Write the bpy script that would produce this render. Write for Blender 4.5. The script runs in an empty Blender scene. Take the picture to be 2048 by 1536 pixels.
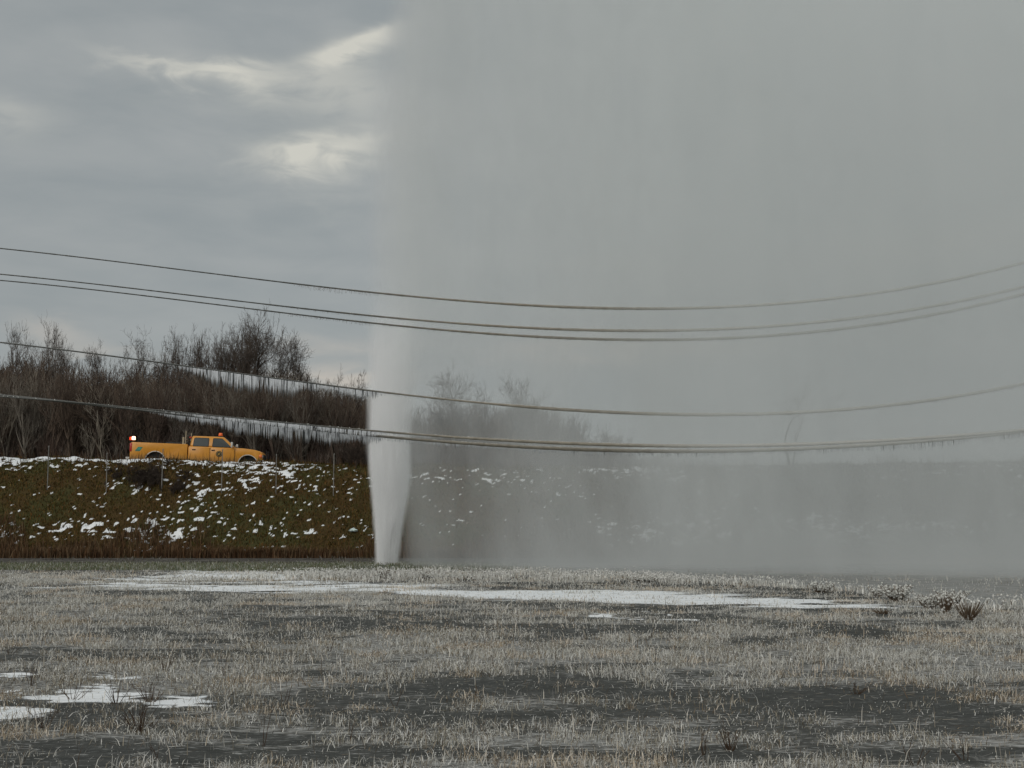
import bpy, bmesh, math, random
import numpy as np
from mathutils import Vector, Matrix
R = math.radians
scene = bpy.context.scene
col = scene.collection
rng = np.random.default_rng(7)
random.seed(7)

# ------------------------------------------------------------ camera
EYE = 1.7
F = 2844.0
PITCH = math.atan(269 / F)
cd = bpy.data.cameras.new('camera')
cd.sensor_width = 36.0
cd.lens = 36.0 * F / 2048
cd.clip_end = 6000
cam = bpy.data.objects.new('camera', cd)
cam.location = (0, 0, EYE)
cam.rotation_euler = (math.pi / 2 + PITCH, 0, 0)
col.objects.link(cam)
scene.camera = cam
cP, sP = math.cos(PITCH), math.sin(PITCH)

def at(px, py, Y):
    """point of the photograph (2048x1536) at depth Y -> world"""
    u = (px - 1024) / F; v = (768 - py) / F
    d = (u, cP - v * sP, sP + v * cP)
    k = Y / d[1]
    return Vector((d[0] * k, Y, EYE + d[2] * k))

def to_px(X, Y, Z):
    Z = Z - EYE
    f = Y * cP + Z * sP
    up = -Y * sP + Z * cP
    return 1024 + F * X / f, 768 - F * up / f

# ------------------------------------------------------------ render settings
scene.view_settings.view_transform = 'Standard'
scene.view_settings.look = 'None'
scene.view_settings.gamma = 1.0
scene.view_settings.exposure = 0.0
scene.cycles.volume_bounces = 10
scene.cycles.max_bounces = 16
scene.cycles.diffuse_bounces = 4
scene.cycles.volume_step_rate = 2.0

# ------------------------------------------------------------ node helper
class E:
    """a socket with arithmetic, for shader and geometry trees alike"""
    def __init__(s, t, o): s.t = t; s.o = o
    def _m(s, op, *a, clamp=False):
        n = s.t.nodes.new('ShaderNodeMath'); n.operation = op; n.use_clamp = clamp
        for i, x in enumerate((s,) + a):
            if isinstance(x, E): s.t.links.new(x.o, n.inputs[i])
            else: n.inputs[i].default_value = x
        return E(s.t, n.outputs[0])
    def __add__(s, o): return s._m('ADD', o)
    __radd__ = __add__
    def __sub__(s, o): return s._m('SUBTRACT', o)
    def __rsub__(s, o): return (s * -1.0) + o
    def __mul__(s, o): return s._m('MULTIPLY', o)
    __rmul__ = __mul__
    def __truediv__(s, o): return s._m('DIVIDE', o)
    def pow(s, o): return s._m('POWER', o)
    def exp(s): return s._m('EXPONENT')
    def sqrt(s): return s._m('SQRT')
    def abs(s): return s._m('ABSOLUTE')
    def clamp(s): return s._m('ADD', 0.0, clamp=True)
    def mx(s, o): return s._m('MAXIMUM', o)
    def mn(s, o): return s._m('MINIMUM', o)
    def sm(s, a, b, lo=0.0, hi=1.0, kind='SMOOTHSTEP'):
        n = s.t.nodes.new('ShaderNodeMapRange'); n.interpolation_type = kind
        s.t.links.new(s.o, n.inputs[0])
        for i, x in enumerate((a, b, lo, hi)):
            if isinstance(x, E): s.t.links.new(x.o, n.inputs[i + 1])
            else: n.inputs[i + 1].default_value = x
        return E(s.t, n.outputs[0])

def split(t, sock):
    n = t.nodes.new('ShaderNodeSeparateXYZ'); t.links.new(sock, n.inputs[0])
    return [E(t, o) for o in n.outputs]
def join(t, x, y, z):
    n = t.nodes.new('ShaderNodeCombineXYZ')
    for i, v in enumerate((x, y, z)):
        if isinstance(v, E): t.links.new(v.o, n.inputs[i])
        else: n.inputs[i].default_value = v
    return n.outputs[0]
def noise(t, vec, scale=1.0, detail=3.0, rough=0.5, dist=0.0):
    n = t.nodes.new('ShaderNodeTexNoise')
    t.links.new(vec, n.inputs['Vector'])
    n.inputs['Scale'].default_value = scale; n.inputs['Detail'].default_value = detail
    n.inputs['Roughness'].default_value = rough; n.inputs['Distortion'].default_value = dist
    return E(t, n.outputs['Fac'] if 'Fac' in n.outputs else n.outputs[0])
def mixc(t, f, a, b):
    n = t.nodes.new('ShaderNodeMix'); n.data_type = 'RGBA'
    for i, x in ((0, f), (6, a), (7, b)):
        if isinstance(x, E): t.links.new(x.o, n.inputs[i])
        elif hasattr(x, 'is_output'): t.links.new(x, n.inputs[i])
        elif i == 0: n.inputs[0].default_value = x
        else: n.inputs[i].default_value = (*x, 1)
    return n.outputs[2]

# ------------------------------------------------------------ world: overcast sky with brighter breaks
SUN_EL, SUN_AZ = 30.0, 208.0        # weak sun through cloud, behind the camera
world = bpy.data.worlds.new('World'); scene.world = world
world.use_nodes = True
wt = world.node_tree; wt.nodes.clear()
wo = wt.nodes.new('ShaderNodeOutputWorld'); bg = wt.nodes.new('ShaderNodeBackground')
wt.links.new(bg.outputs[0], wo.inputs[0])
sky = wt.nodes.new('ShaderNodeTexSky'); sky.sky_type = 'NISHITA'; sky.sun_disc = False
sky.sun_elevation = R(SUN_EL); sky.sun_rotation = R(SUN_AZ)
sky.air_density = 1.0; sky.dust_density = 2.0
tc = wt.nodes.new('ShaderNodeTexCoord')
dx, dy, dz = split(wt, tc.outputs['Generated'])
az = dx._m('ARCTAN2', dy)
el = dz._m('ARCSINE')
# low-frequency cloud bands, flattened towards the horizon
elc = el.mx(-0.05)
cv = join(wt, az * 1.0, elc * 3.6, 0.0)
cv3 = join(wt, dx, dy, dz * 3.4)
n1 = noise(wt, cv3, 2.6, 5, 0.55, 0.6)
n2 = noise(wt, cv3, 9.0, 4, 0.55, 0.8)
n3 = noise(wt, cv, 7.0, 4, 0.5, 0.5)
band = n1 * 0.55 + n2 * 0.2 + n3 * 0.25
fine = noise(wt, join(wt, az * 1.0, elc * 2.4, 0.0), 26.0, 4, 0.55, 0.6)
base = mixc(wt, band.sm(0.37, 0.63), (0.285, 0.314, 0.322), (0.354, 0.374, 0.374))
# brighter breaks
def dirpx(px, py):
    p = at(px, py, 1.0) - Vector((0, 0, EYE))
    return math.atan2(p.x, p.y), math.asin(p.z / p.length)
def glow(px, py, rx, ry, tilt=0.0, amp=1.0, top=1.0):
    a0, e0 = dirpx(px, py)
    s = 1 / F
    ua = (az - a0) * F + (fine - 0.5) * 90.0
    ve = (el - e0) * F + (fine - 0.5) * 70.0 + (n3 - 0.5) * 50.0
    c, sn = math.cos(R(tilt)), math.sin(R(tilt))
    u = (ua * c + ve * sn) / rx
    v = (ve * c - ua * sn) / ry
    # sharp upper edge, long soft lower edge
    vv = v.sm(-2.0, 2.0, -2.0, 2.0, 'LINEAR')
    up = v.mx(0.0) * top
    dn = v.mn(0.0) * 0.55
    q = (u * u + up * up + dn * dn) * .62
    return (q * -1.0).exp() * ((fine + n2) * .5).sm(.36, .6, .45, 1.1) * amp * .95
breaks = (glow(730, 78, 62, 13, 16, 1.0, 1.3) + glow(660, 106, 70, 16, 20, .45, 1.2) + glow(462, 136, 70, 15, -3, .85, 1.3)
          + glow(350, 130, 95, 11, -8, .62, 1.3) + glow(590, 170, 210, 30, -6, .33)
          + glow(608, 296, 66, 17, 3, .85, 1.4) + glow(705, 280, 70, 20, 8, .6, 1.2) + glow(640, 330, 130, 40, 0, .25)
          + glow(10, 215, 70, 20, 0, .35) + glow(700, 125, 60, 40, 0, .3))
warm = (glow(655, 745, 120, 11, 0, .62) + glow(700, 762, 70, 16, 0, .4) + glow(1250, 690, 220, 16, 0, .6) + glow(1860, 480, 200, 22, 6, .45)
        + glow(640, 690, 140, 12, 0, .35) + glow(110, 660, 60, 16, -10, .38) + glow(215, 705, 70, 12, 0, .4) + glow(1260, 530, 120, 26, 0, .25))
c1 = mixc(wt, breaks.clamp(), base, (0.62, 0.61, 0.545))
c2 = mixc(wt, warm.clamp(), c1, (0.55, 0.50, 0.44))
# brighter overhead as under any overcast
gr = dz.sm(0.33, 0.85, 1.0, 1.75)
vm = wt.nodes.new('ShaderNodeVectorMath'); vm.operation = 'SCALE'
c2 = mixc(wt, dz.sm(.33, .7), c2, mixc(wt, .5, c2, (.41, .40, .385)))
wt.links.new(c2, vm.inputs[0]); wt.links.new(gr.o, vm.inputs['Scale'])
ns = wt.nodes.new('ShaderNodeVectorMath'); ns.operation = 'SCALE'; ns.inputs['Scale'].default_value = 0.08
wt.links.new(sky.outputs[0], ns.inputs[0])
fin = mixc(wt, 0.94, ns.outputs[0], vm.outputs[0])
wt.links.new(fin, bg.inputs[0]); bg.inputs[1].default_value = 1.0
world.cycles.sampling_method = 'MANUAL'; world.cycles.sample_map_resolution = 512

sl = bpy.data.lights.new('sun', 'SUN'); sl.energy = 1.15; sl.angle = R(40); sl.color = (1, .97, .92)
sun = bpy.data.objects.new('sun', sl); col.objects.link(sun)
sun.rotation_euler = (R(90 - SUN_EL), 0, R(-SUN_AZ + 180))
# light travels from the sun: rotate so that -Z points away from (az, el)
sd = Vector((math.sin(R(SUN_AZ)) * math.cos(R(SUN_EL)), math.cos(R(SUN_AZ)) * math.cos(R(SUN_EL)), math.sin(R(SUN_EL))))
sun.rotation_euler = (-sd).to_track_quat('-Z', 'Y').to_euler()

# ------------------------------------------------------------ object helpers
def tag(o, label=None, cat=None, group=None, kind=None):
    if label: o['label'] = label
    if cat: o['category'] = cat
    if group: o['group'] = group
    if kind: o['kind'] = kind
    return o
def empty(name, loc=(0, 0, 0), rot=(0, 0, 0)):
    o = bpy.data.objects.new(name, None); o.location = loc; o.rotation_euler = rot
    o.empty_display_size = .2; col.objects.link(o); return o
def link(name, me, mat=None, parent=None):
    o = bpy.data.objects.new(name, me)
    if mat is not None:
        for m in (mat if isinstance(mat, (list, tuple)) else [mat]): me.materials.append(m)
    col.objects.link(o)
    if parent: o.parent = parent
    return o
def npmesh(name, verts, quads=None, tris=None, attrs=None, smooth=False, matidx=None):
    """fast mesh from numpy arrays"""
    me = bpy.data.meshes.new(name)
    verts = np.asarray(verts, np.float32).reshape(-1, 3)
    nq = 0 if quads is None else len(quads); nt = 0 if tris is None else len(tris)
    parts = []
    if nq: parts.append(np.asarray(quads, np.int32).ravel())
    if nt: parts.append(np.asarray(tris, np.int32).ravel())
    loops = np.concatenate(parts)
    starts = np.concatenate([np.arange(nq) * 4, nq * 4 + np.arange(nt) * 3]).astype(np.int32)
    me.vertices.add(len(verts)); me.vertices.foreach_set('co', verts.ravel())
    me.loops.add(len(loops)); me.loops.foreach_set('vertex_index', loops)
    me.polygons.add(nq + nt); me.polygons.foreach_set('loop_start', starts)
    if smooth: me.polygons.foreach_set('use_smooth', np.ones(nq + nt, bool))
    if matidx is not None: me.polygons.foreach_set('material_index', np.asarray(matidx, np.int32))
    for k, a in (attrs or {}).items():
        a = np.asarray(a, np.float32)
        if a.ndim == 1:
            at_ = me.attributes.new(k, 'FLOAT', 'POINT'); at_.data.foreach_set('value', a)
        else:
            if a.shape[1] == 3: a = np.concatenate([a, np.ones((len(a), 1), np.float32)], 1)
            at_ = me.attributes.new(k, 'FLOAT_COLOR', 'POINT'); at_.data.foreach_set('color', a.ravel())
    me.update(calc_edges=True); me.validate()
    return me

# value noise in numpy
_lat = np.random.default_rng(3).random((256, 256))
def vnoise(x, y, ox=0, oy=0):
    x = np.asarray(x, float) + ox; y = np.asarray(y, float) + oy
    xi = np.floor(x).astype(int); yi = np.floor(y).astype(int)
    fx = x - xi; fy = y - yi
    fx = fx * fx * (3 - 2 * fx); fy = fy * fy * (3 - 2 * fy)
    g = lambda a, b: _lat[a & 255, b & 255]
    return (g(xi, yi) * (1 - fx) * (1 - fy) + g(xi + 1, yi) * fx * (1 - fy) + g(xi, yi + 1) * (1 - fx) * fy + g(xi + 1, yi + 1) * fx * fy)
def fbm(x, y, oct=4, seed=0, gain=.55):
    s = 0; a = 1; t = 0
    for i in range(oct):
        s = s + a * vnoise(x * 2 ** i, y * 2 ** i, 17.3 * i + seed * 7.7, 5.1 * i + seed * 3.3); t += a; a *= gain
    return s / t
def sstep(a, b, x):
    t = np.clip((x - a) / (b - a), 0, 1); return t * t * (3 - 2 * t)

# ------------------------------------------------------------ materials
def material(name):
    m = bpy.data.materials.new(name); m.use_nodes = True
    t = m.node_tree; b = t.nodes['Principled BSDF']
    return m, t, b
def simple(name, c, rough=.6, spec=.3, metal=0.0, var=0.0, scale=3.0, emit=None, estr=0, trans=0.0, coat=0.0):
    m, t, b = material(name)
    b.inputs['Base Color'].default_value = (*c, 1); b.inputs['Roughness'].default_value = rough
    b.inputs['Specular IOR Level'].default_value = spec; b.inputs['Metallic'].default_value = metal
    b.inputs['Transmission Weight'].default_value = trans
    b.inputs['Coat Weight'].default_value = coat
    if var:
        tcn = t.nodes.new('ShaderNodeTexCoord')
        n = noise(t, tcn.outputs['Object'], scale, 5, .6)
        k = mixc(t, n.sm(.3, .7), tuple(x * (1 - var) for x in c), tuple(min(1, x * (1 + var)) for x in c))
        t.links.new(k, b.inputs['Base Color'])
    if emit: b.inputs['Emission Color'].default_value = (*emit, 1); b.inputs['Emission Strength'].default_value = estr
    return m
def colattr_mat(name, rough=.8, spec=.2, sss=0):
    m, t, b = material(name)
    a = t.nodes.new('ShaderNodeAttribute'); a.attribute_name = 'Col'
    t.links.new(a.outputs['Color'], b.inputs['Base Color'])
    b.inputs['Roughness'].default_value = rough; b.inputs['Specular IOR Level'].default_value = spec
    return m

M_blade = colattr_mat('frosted_blades', .9, .08)
M_bark = simple('bark', (.060, .047, .038), .9, .1, var=.35, scale=2)
M_twig = simple('twigs', (.085, .068, .056), .9, .1, var=.35, scale=.6)

# ------------------------------------------------------------ terrain
def crest_px(px):
    return np.interp(px, [-900, 0, 400, 730, 1000, 1500, 2048, 3000], [912, 915, 923, 929, 936, 934, 926, 920])
def crest_z(X):
    Yc = 68.6
    px = 1024 + F * X / Yc
    v = (768 - crest_px(px)) / F
    return EYE + (sP + v * cP) / (cP - v * sP) * Yc
def terrain(X, Y):
    X = np.asarray(X, float); Y = np.asarray(Y, float)
    zc = crest_z(X)
    t = np.clip((Y - 61.8) / (68.4 - 61.8), 0, 1)
    prof = 0.55 * t + .45 * t * t * (3 - 2 * t)
    z = zc * prof
    lump = (fbm(X * .7, Y * .9, 4, 2) - .5) * .35 + (fbm(X * 2.6, Y * 2.9, 3, 5) - .5) * .16
    z = z + lump * sstep(61.6, 62.6, Y) * (1 - sstep(68.9, 69.4, Y))
    z = z - (zc * 0 + .72) * sstep(68.9, 70.0, Y)          # road bed behind the berm
    z = z - 1.1 * sstep(78.5, 83, Y) - 2.0 * sstep(110, 300, Y)
    # ditch between field and bank
    z = z - .22 * sstep(54.5, 56.5, Y) * (1 - sstep(60.2, 61.6, Y))
    # slight roughness of the field
    fieldm = 1 - sstep(52, 56, Y)
    z = z + ((fbm(X * .35, Y * .5, 4, 9) - .5) * .10 + (fbm(X * 1.9, Y * 2.3, 3, 4) - .5) * .03) * fieldm
    # spoil heaved up where the pipe burst
    z = z + .14 * np.exp(-(((X + 4.2) / 1.3) ** 2 + ((Y - 48.3) / .8) ** 2))
    return z

def px_blob(px, py, blobs):
    s = np.zeros_like(px)
    for cx, cy, rx, ry, a in blobs:
        s = np.maximum(s, a * np.exp(-(((px - cx) / rx) ** 2 + ((py - cy) / ry) ** 2)))
    return s
def pgx(px, py):         # ground point of the photo -> (X, Y) on the flat field
    v = (768 - py) / F; u = (px - 1024) / F
    k = -EYE / (sP + v * cP)
    return u * k, (cP - v * sP) * k

# snow strip: far and near edge lines across the field, in metres
def strip_lines():
    far = [(-700, 1144), (0, 1147), (200, 1143), (380, 1139), (560, 1141), (700, 1162), (820, 1171), (1040, 1176), (1400, 1187), (1740, 1196), (1830, 1207), (1900, 1214)]
    near = [(-700, 1158), (0, 1172), (200, 1176), (380, 1180), (560, 1184), (700, 1188), (820, 1192), (1040, 1198), (1400, 1211), (1740, 1217), (1830, 1214), (1900, 1216)]
    a = np.array([pgx(*p) for p in far]); b = np.array([pgx(*p) for p in near])
    return a[np.argsort(a[:, 0])], b[np.argsort(b[:, 0])]
SF, SN = strip_lines()
def snow_field(X, Y):
    yf = np.interp(X, SF[:, 0], SF[:, 1]); yn = np.interp(X, SN[:, 0], SN[:, 1])
    n = (fbm(X * .28, Y * .8, 4, 21) - .5)
    dist = np.minimum((yf + .3 - Y + n * 4.5) / 1.5, (Y - yn + .55 + n * 3.2) / 1.0)
    s = sstep(-.15, .9, dist)
    s = s * (1 - sstep(.35, .65, sstep(3.5, 9.8, X) + 1.2 * (fbm(X * .9, Y * 2.6, 4, 24) - .5)))
    s = s * sstep(.3, .75, .45 + .5 * sstep(-13, -8.5, X) + 1.3 * (fbm(X * .6, Y * 2.2, 4, 23) - .5) - .25 * (1 - sstep(-13, -9, X)))
    stk = fbm(X * .55, Y * 3.0, 4, 27, .6)
    s = s * (1 - .8 * sstep(.53, .64, stk) * (1 - sstep(-3.5, -1.5, X)))
    # foreground patches on the left
    px, py = to_px(X, Y, 0 * X)
    n2 = fbm(X * 2.1, Y * 4.6, 5, 31, .65) - .5
    b = px_blob(px, py, [(170, 1390, 160, 20, 1), (20, 1424, 100, 18, 1.0), (350, 1398, 90, 15, .95), (230, 1352, 90, 8, .6), (40, 1345, 60, 10, .6), (-150, 1400, 170, 24, 1),
                         (1230, 1232, 110, 7, .5), (1380, 1242, 60, 6, .5), (300, 1405, 120, 10, .5)])
    s = np.maximum(s, sstep(.34, .72, b + n2 * 2.0) * (b > .08))
    return s
def belt_line(px):
    return np.interp(px, [300, 500, 640, 900, 1100, 1300, 1500, 1700, 1790, 1860, 1940, 2048, 2200], [1160, 1158, 1153, 1150, 1155, 1158, 1168, 1180, 1198, 1210, 1216, 1216, 1220])
def pond(px, py):       # flooded, refrozen ground beyond the iced belt
    return sstep(3, -4, py - belt_line(px)) * sstep(850, 1150, px)
BARE = [(1250, 1172, 380, 6, 1), (1620, 1188, 260, 6, 1), (950, 1166, 150, 4, .7), (1050, 1370, 420, 28, 1), (1650, 1395, 330, 34, .95), (1900, 1430, 300, 18, .8), (1250, 1330, 150, 10, .5), (640, 1247, 270, 12, .85), (1130, 1262, 150, 9, .9), (900, 1240, 160, 11, .7),
        (400, 1194, 230, 9, .6), (1100, 1208, 200, 9, .85), (1320, 1258, 110, 12, .9), (1510, 1282, 80, 12, .95), (1740, 1270, 110, 14, .95), (1330, 1222, 90, 7, .9), (1560, 1224, 200, 8, .6), (1500, 1212, 300, 7, .6),
        (250, 1505, 420, 30, .85), (700, 1440, 260, 14, .7), (1000, 1500, 230, 14, .5), (1700, 1480, 260, 14, .5), (500, 1275, 200, 12, .5), (330, 1225, 120, 8, .5), (850, 1440, 300, 24, .8), (1200, 1420, 240, 20, .8)]
def grass_density(X, Y):
    px, py = to_px(X, Y, 0 * X)
    n = fbm(X * .45, Y * 1.3, 5, 41, .62)
    n = n + .22 * (fbm(X * 1.3, Y * 3.4, 3, 43) - .5)
    d = sstep(.43, .60, n + .045)
    d = np.maximum(d, .09)
    b = px_blob(px, py, [(a_, b_, c_ * 1.1, d_ * 1.25, e_) for a_, b_, c_, d_, e_ in BARE])
    d = d * (1 - np.clip((b - .25) * 1.6, 0, 1) * .93)
    dense = px_blob(px, py, [(1500, 1310, 420, 34, 1), (900, 1295, 330, 30, .9), (120, 1225, 230, 26, .9), (1700, 1340, 350, 30, 1), (1000, 1232, 260, 10, .6), (400, 1370, 300, 40, .6), (1350, 1460, 500, 40, .5), (1950, 1300, 160, 60, .9)])
    d = np.clip(d + dense * .55 * (1 - np.clip(b * 1.1, 0, 1)), 0, 1)
    d = d * (1 - .97 * pond(px, py))
    return d

def axis(parts):
    out = [parts[0][0]]
    for a, b, step in parts:
        n = max(1, int(round((b - a) / step)))
        out += list(a + (b - a) * (np.arange(1, n + 1) / n))
    return np.array(out)
xs = axis([(-2500, -500, 500), (-500, -100, 100), (-100, -34, 6), (-34, -25, .3), (-25, 25, .1), (25, 34, .3), (34, 100, 6), (100, 500, 100), (500, 2500, 500)])
ys = axis([(-600, -100, 100), (-100, -10, 15), (-10, 6, 2), (6, 8, .4), (8, 24, .11), (24, 50, .16), (50, 61.4, .25), (61.4, 69.6, .1), (69.6, 84, .6), (84, 120, 6), (120, 400, 40), (400, 4000, 600)])
GX, GY = np.meshgrid(xs, ys)
GZ = terrain(GX, GY)
nx, ny = len(xs), len(ys)
gi = np.arange(nx * ny).reshape(ny, nx)
q = np.stack([gi[:-1, :-1], gi[:-1, 1:], gi[1:, 1:], gi[1:, :-1]], -1).reshape(-1, 4)
snow = snow_field(GX, GY) * (GY < 52)
bank = sstep(61.5, 62.0, GY)
# flecks of snow lying on the bank
tt = np.clip((GY - 61.8) / 6.6, 0, 1)
fl = fbm(GX * 4.6 + GY * 4.0, GY * 7.5 - GX * 1.3, 3, 61, .6)
big = fbm(GX * .22, GY * .45, 3, 71)
amount = -.035 + .125 * sstep(.70, .96, tt) + .06 * np.exp(-((tt - .33) / .14) ** 2) - .05 * np.exp(-((tt - .52) / .1) ** 2) - .10 * (1 - sstep(.04, .15, tt)) + (big - .5) * .32
amount = amount - .07 * sstep(-9, -5, GX) * sstep(.8, .95, tt)
amount = amount + .22 * sstep(.9, 1.0, tt) * (1 - sstep(-18, -12, GX)) * sstep(-24.8, -22, GX + 3)
fl2 = fbm(GX * 1.7 + GY * 1.5, GY * 3.4 - GX * .6, 4, 66, .62)
bsnow = np.maximum(sstep(.675, .715, fl + amount), sstep(.73, .77, fl2 + amount)) * bank * (1 - sstep(69.2, 69.6, GY))
# thin snow left along the ditch edges
edge = .75 * np.exp(-((GY - 61.35) / .2) ** 2) + .8 * np.exp(-((GY - 55.0) / .5) ** 2) * (GX < -9)
esnow = sstep(.62, .8, edge * (fbm(GX * 1.3, GY * 2, 4, 81) + .25))
snow_all = np.clip(np.maximum(np.maximum(snow, bsnow), esnow * .55), 0, 1)
dens = grass_density(GX, GY) * (GY < 54)
PXg, PYg = to_px(GX, np.maximum(GY, 1.0), 0 * GX)
pondm = pond(PXg, PYg) * (GY > 15) * (GY < 56)
verge = sstep(46.5, 48, GY) * (1 - sstep(53.5, 55, GY)) * (1 - pondm)
me = npmesh('ground', np.stack([GX, GY, GZ], -1), quads=q, smooth=True,
            attrs={'snow': snow_all.ravel(), 'bank': bank.ravel(), 'thatch': dens.ravel(), 'verge': verge.ravel(), 'pond': pondm.ravel()})
def ground_mat():
    m, t, b = material('frozen_ground')
    def A(n):
        a = t.nodes.new('ShaderNodeAttribute'); a.attribute_name = n; return E(t, a.outputs['Fac'])
    tcn = t.nodes.new('ShaderNodeTexCoord'); P = tcn.outputs['Object']
    x, y, z = split(t, P)
    st = join(t, x * .5, y * 1.7, z)
    n_f = noise(t, st, 3.2, 7, .68, .4)
    n_g = noise(t, P, 14, 5, .7)
    n_l = noise(t, P, .35, 4, .6)
    n_s = noise(t, join(t, x * .8, y * 2.4, z), 9.0, 5, .7, .3)
    n_h = noise(t, join(t, x * .35, y * 3.2, z), 2.2, 6, .7)
    # dark wet ice with rime streaks
    ice = mixc(t, n_f.sm(.3, .7), (.036, .039, .036), (.070, .072, .067))
    rime = (n_s + A('thatch') * .16 + n_l * .15).sm(.64, .80)
    c = mixc(t, rime * .75, ice, (.46, .465, .45))
    c = mixc(t, A('thatch') * n_g.sm(.35, .7) * .55, c, (.15, .135, .11))
    vg = mixc(t, n_g.sm(.35, .65), (.055, .075, .04), (.16, .17, .14))
    c = mixc(t, A('verge') * .9, c, vg)
    c = mixc(t, A('pond') * .9, c, mixc(t, n_f.sm(.35, .7), (.19, .195, .185), (.36, .36, .345)))  # grey flood ice, lightened in colour to stand for the mist over it
    mud = mixc(t, (n_s * .5 + n_h * .5).sm(.38, .62), (.028, .024, .020), (.13, .125, .115))
    c = mixc(t, y.sm(53.5, 55.5), c, mud)
    # bank turf: olive and rust brown
    turf = mixc(t, n_g.sm(.35, .65), (.040, .030, .011), (.082, .050, .021))
    turf = mixc(t, n_l.sm(.45, .6) * .6, turf, (.05, .058, .022))
    c = mixc(t, A('bank'), c, turf)
    sn = A('snow') + (n_s - .5) * .9 + (n_g - .5) * .8 + (n_h - .5) * 1.5 * A('bank').sm(0, 1, 1, 0)
    sfac = sn.sm(.42, .62)
    c = mixc(t, sfac, c, mixc(t, n_f.sm(.3, .7), (.66, .70, .72), (.84, .85, .85)))
    t.links.new(c, b.inputs['Base Color'])
    rg = A('pond').sm(0, 1, .85, .6) + y.sm(53.5, 55.5) * .15
    t.links.new(rg.o, b.inputs['Roughness'])
    b.inputs['Specular IOR Level'].default_value = .12
    bp = t.nodes.new('ShaderNodeBump'); bp.inputs['Strength'].default_value = .5; bp.inputs['Distance'].default_value = .03
    t.links.new((n_s * .7 + n_g * .5 + sfac * .4).o, bp.inputs['Height']); t.links.new(bp.outputs[0], b.inputs['Normal'])
    return m
ground = link('ground', me, ground_mat()); tag(ground, kind='structure')

# road on top of the bank
rx_ = axis([(-300, -60, 40), (-60, 60, 2), (60, 300, 40)])
ry_ = np.array([70.3, 72.0, 74.0, 76.0, 78.0])
RX, RY = np.meshgrid(rx_, ry_); RZ = np.minimum(terrain(RX, RY), 9) + .012
gi = np.arange(RX.size).reshape(RX.shape)
rq = np.stack([gi[:-1, :-1], gi[:-1, 1:], gi[1:, 1:], gi[1:, :-1]], -1).reshape(-1, 4)
road = link('road', npmesh('road', np.stack([RX, RY, RZ], -1), quads=rq, smooth=True), simple('asphalt', (.055, .055, .055), .85, .3, var=.25, scale=1.5))
tag(road, kind='structure')

# ------------------------------------------------------------ blades of grass
def blades(name, X, Y, Z, H, W, lean, colr, curl=.5, tipf=.35):
    n = len(X)
    a = rng.random(n) * 2 * np.pi            # facing
    la = rng.random(n) * 2 * np.pi           # lean direction
    l = lean * np.abs(rng.normal(size=n))
    wx, wy = np.cos(a) * W / 2, np.sin(a) * W / 2
    lx, ly = np.cos(la) * l * H, np.sin(la) * l * H
    k = 1 / np.sqrt(1 + l * l)
    V = np.zeros((n, 5, 3), np.float32)
    V[:, 0] = np.stack([X - wx, Y - wy, Z - .01], -1)
    V[:, 1] = np.stack([X + wx, Y + wy, Z - .01], -1)
    mx_, my_ = X + lx * .42 * k, Y + ly * .42 * k
    V[:, 2] = np.stack([mx_ + wx * .85, my_ + wy * .85, Z + H * .55 * k], -1)
    V[:, 3] = np.stack([mx_ - wx * .85, my_ - wy * .85, Z + H * .55 * k], -1)
    V[:, 4] = np.stack([X + lx * (1 + curl * .3) * k, Y + ly * (1 + curl * .3) * k, Z + H * (1 - curl * .2) * k], -1)
    b = np.arange(n)[:, None] * 5
    Q = b + np.array([[0, 1, 2, 3]]); T = b + np.array([[3, 2, 4]])
    C = np.repeat(colr[:, None, :], 5, 1)
    C[:, 4] = np.clip(C[:, 4] * (1 + tipf), 0, .8)
    me = npmesh(name, V, quads=Q, tris=T, attrs={'Col': C.reshape(-1, 3)})
    return me

def scatter(n, dfun, y0, y1, half=.47, pw=1.0):
    """points on the field, uniform in the view wedge and a margin, thinned by dfun"""
    u = rng.random(n)
    Y = (y0 ** (1 + pw) + u * (y1 ** (1 + pw) - y0 ** (1 + pw))) ** (1 / (1 + pw)) if pw > -1 else y0 * (y1 / y0) ** u
    X = (rng.random(n) * 2 - 1) * Y * half
    k = rng.random(n) < dfun(X, Y)
    return X[k], Y[k]

TAN = np.array([[.31, .275, .21], [.21, .18, .135], [.39, .36, .295], [.12, .095, .07], [.20, .19, .15]])
FROST = np.array([[.58, .57, .52], [.48, .47, .43], [.70, .69, .65], [.40, .39, .36]])
def field_colours(X, Y):
    n = len(X)
    px, py = to_px(X, Y, 0 * X)
    # rime grows towards the spray
    f = .47 + .26 * sstep(14, 30, Y) + .16 * sstep(-2, 9, X) + (fbm(X * .3, Y * .5, 3, 51) - .5) * .9
    f = f - .35 * np.exp(-(((px - 200) / 420) ** 2 + ((py - 1400) / 70) ** 2))
    fr = rng.random(n) < f
    c = TAN[rng.integers(0, len(TAN), n)]
    c2 = FROST[rng.integers(0, len(FROST), n)]
    c = np.where(fr[:, None], c2, c)
    rust = fbm(X * .9, Y * .9, 3, 55)
    c = c * np.where(rust > .62, 1, 0)[:, None] * np.array([[1.0, .90, .80]]) + c * np.where(rust > .62, 0, 1)[:, None]
    return c * (.75 + .5 * rng.random((n, 1)))

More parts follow.
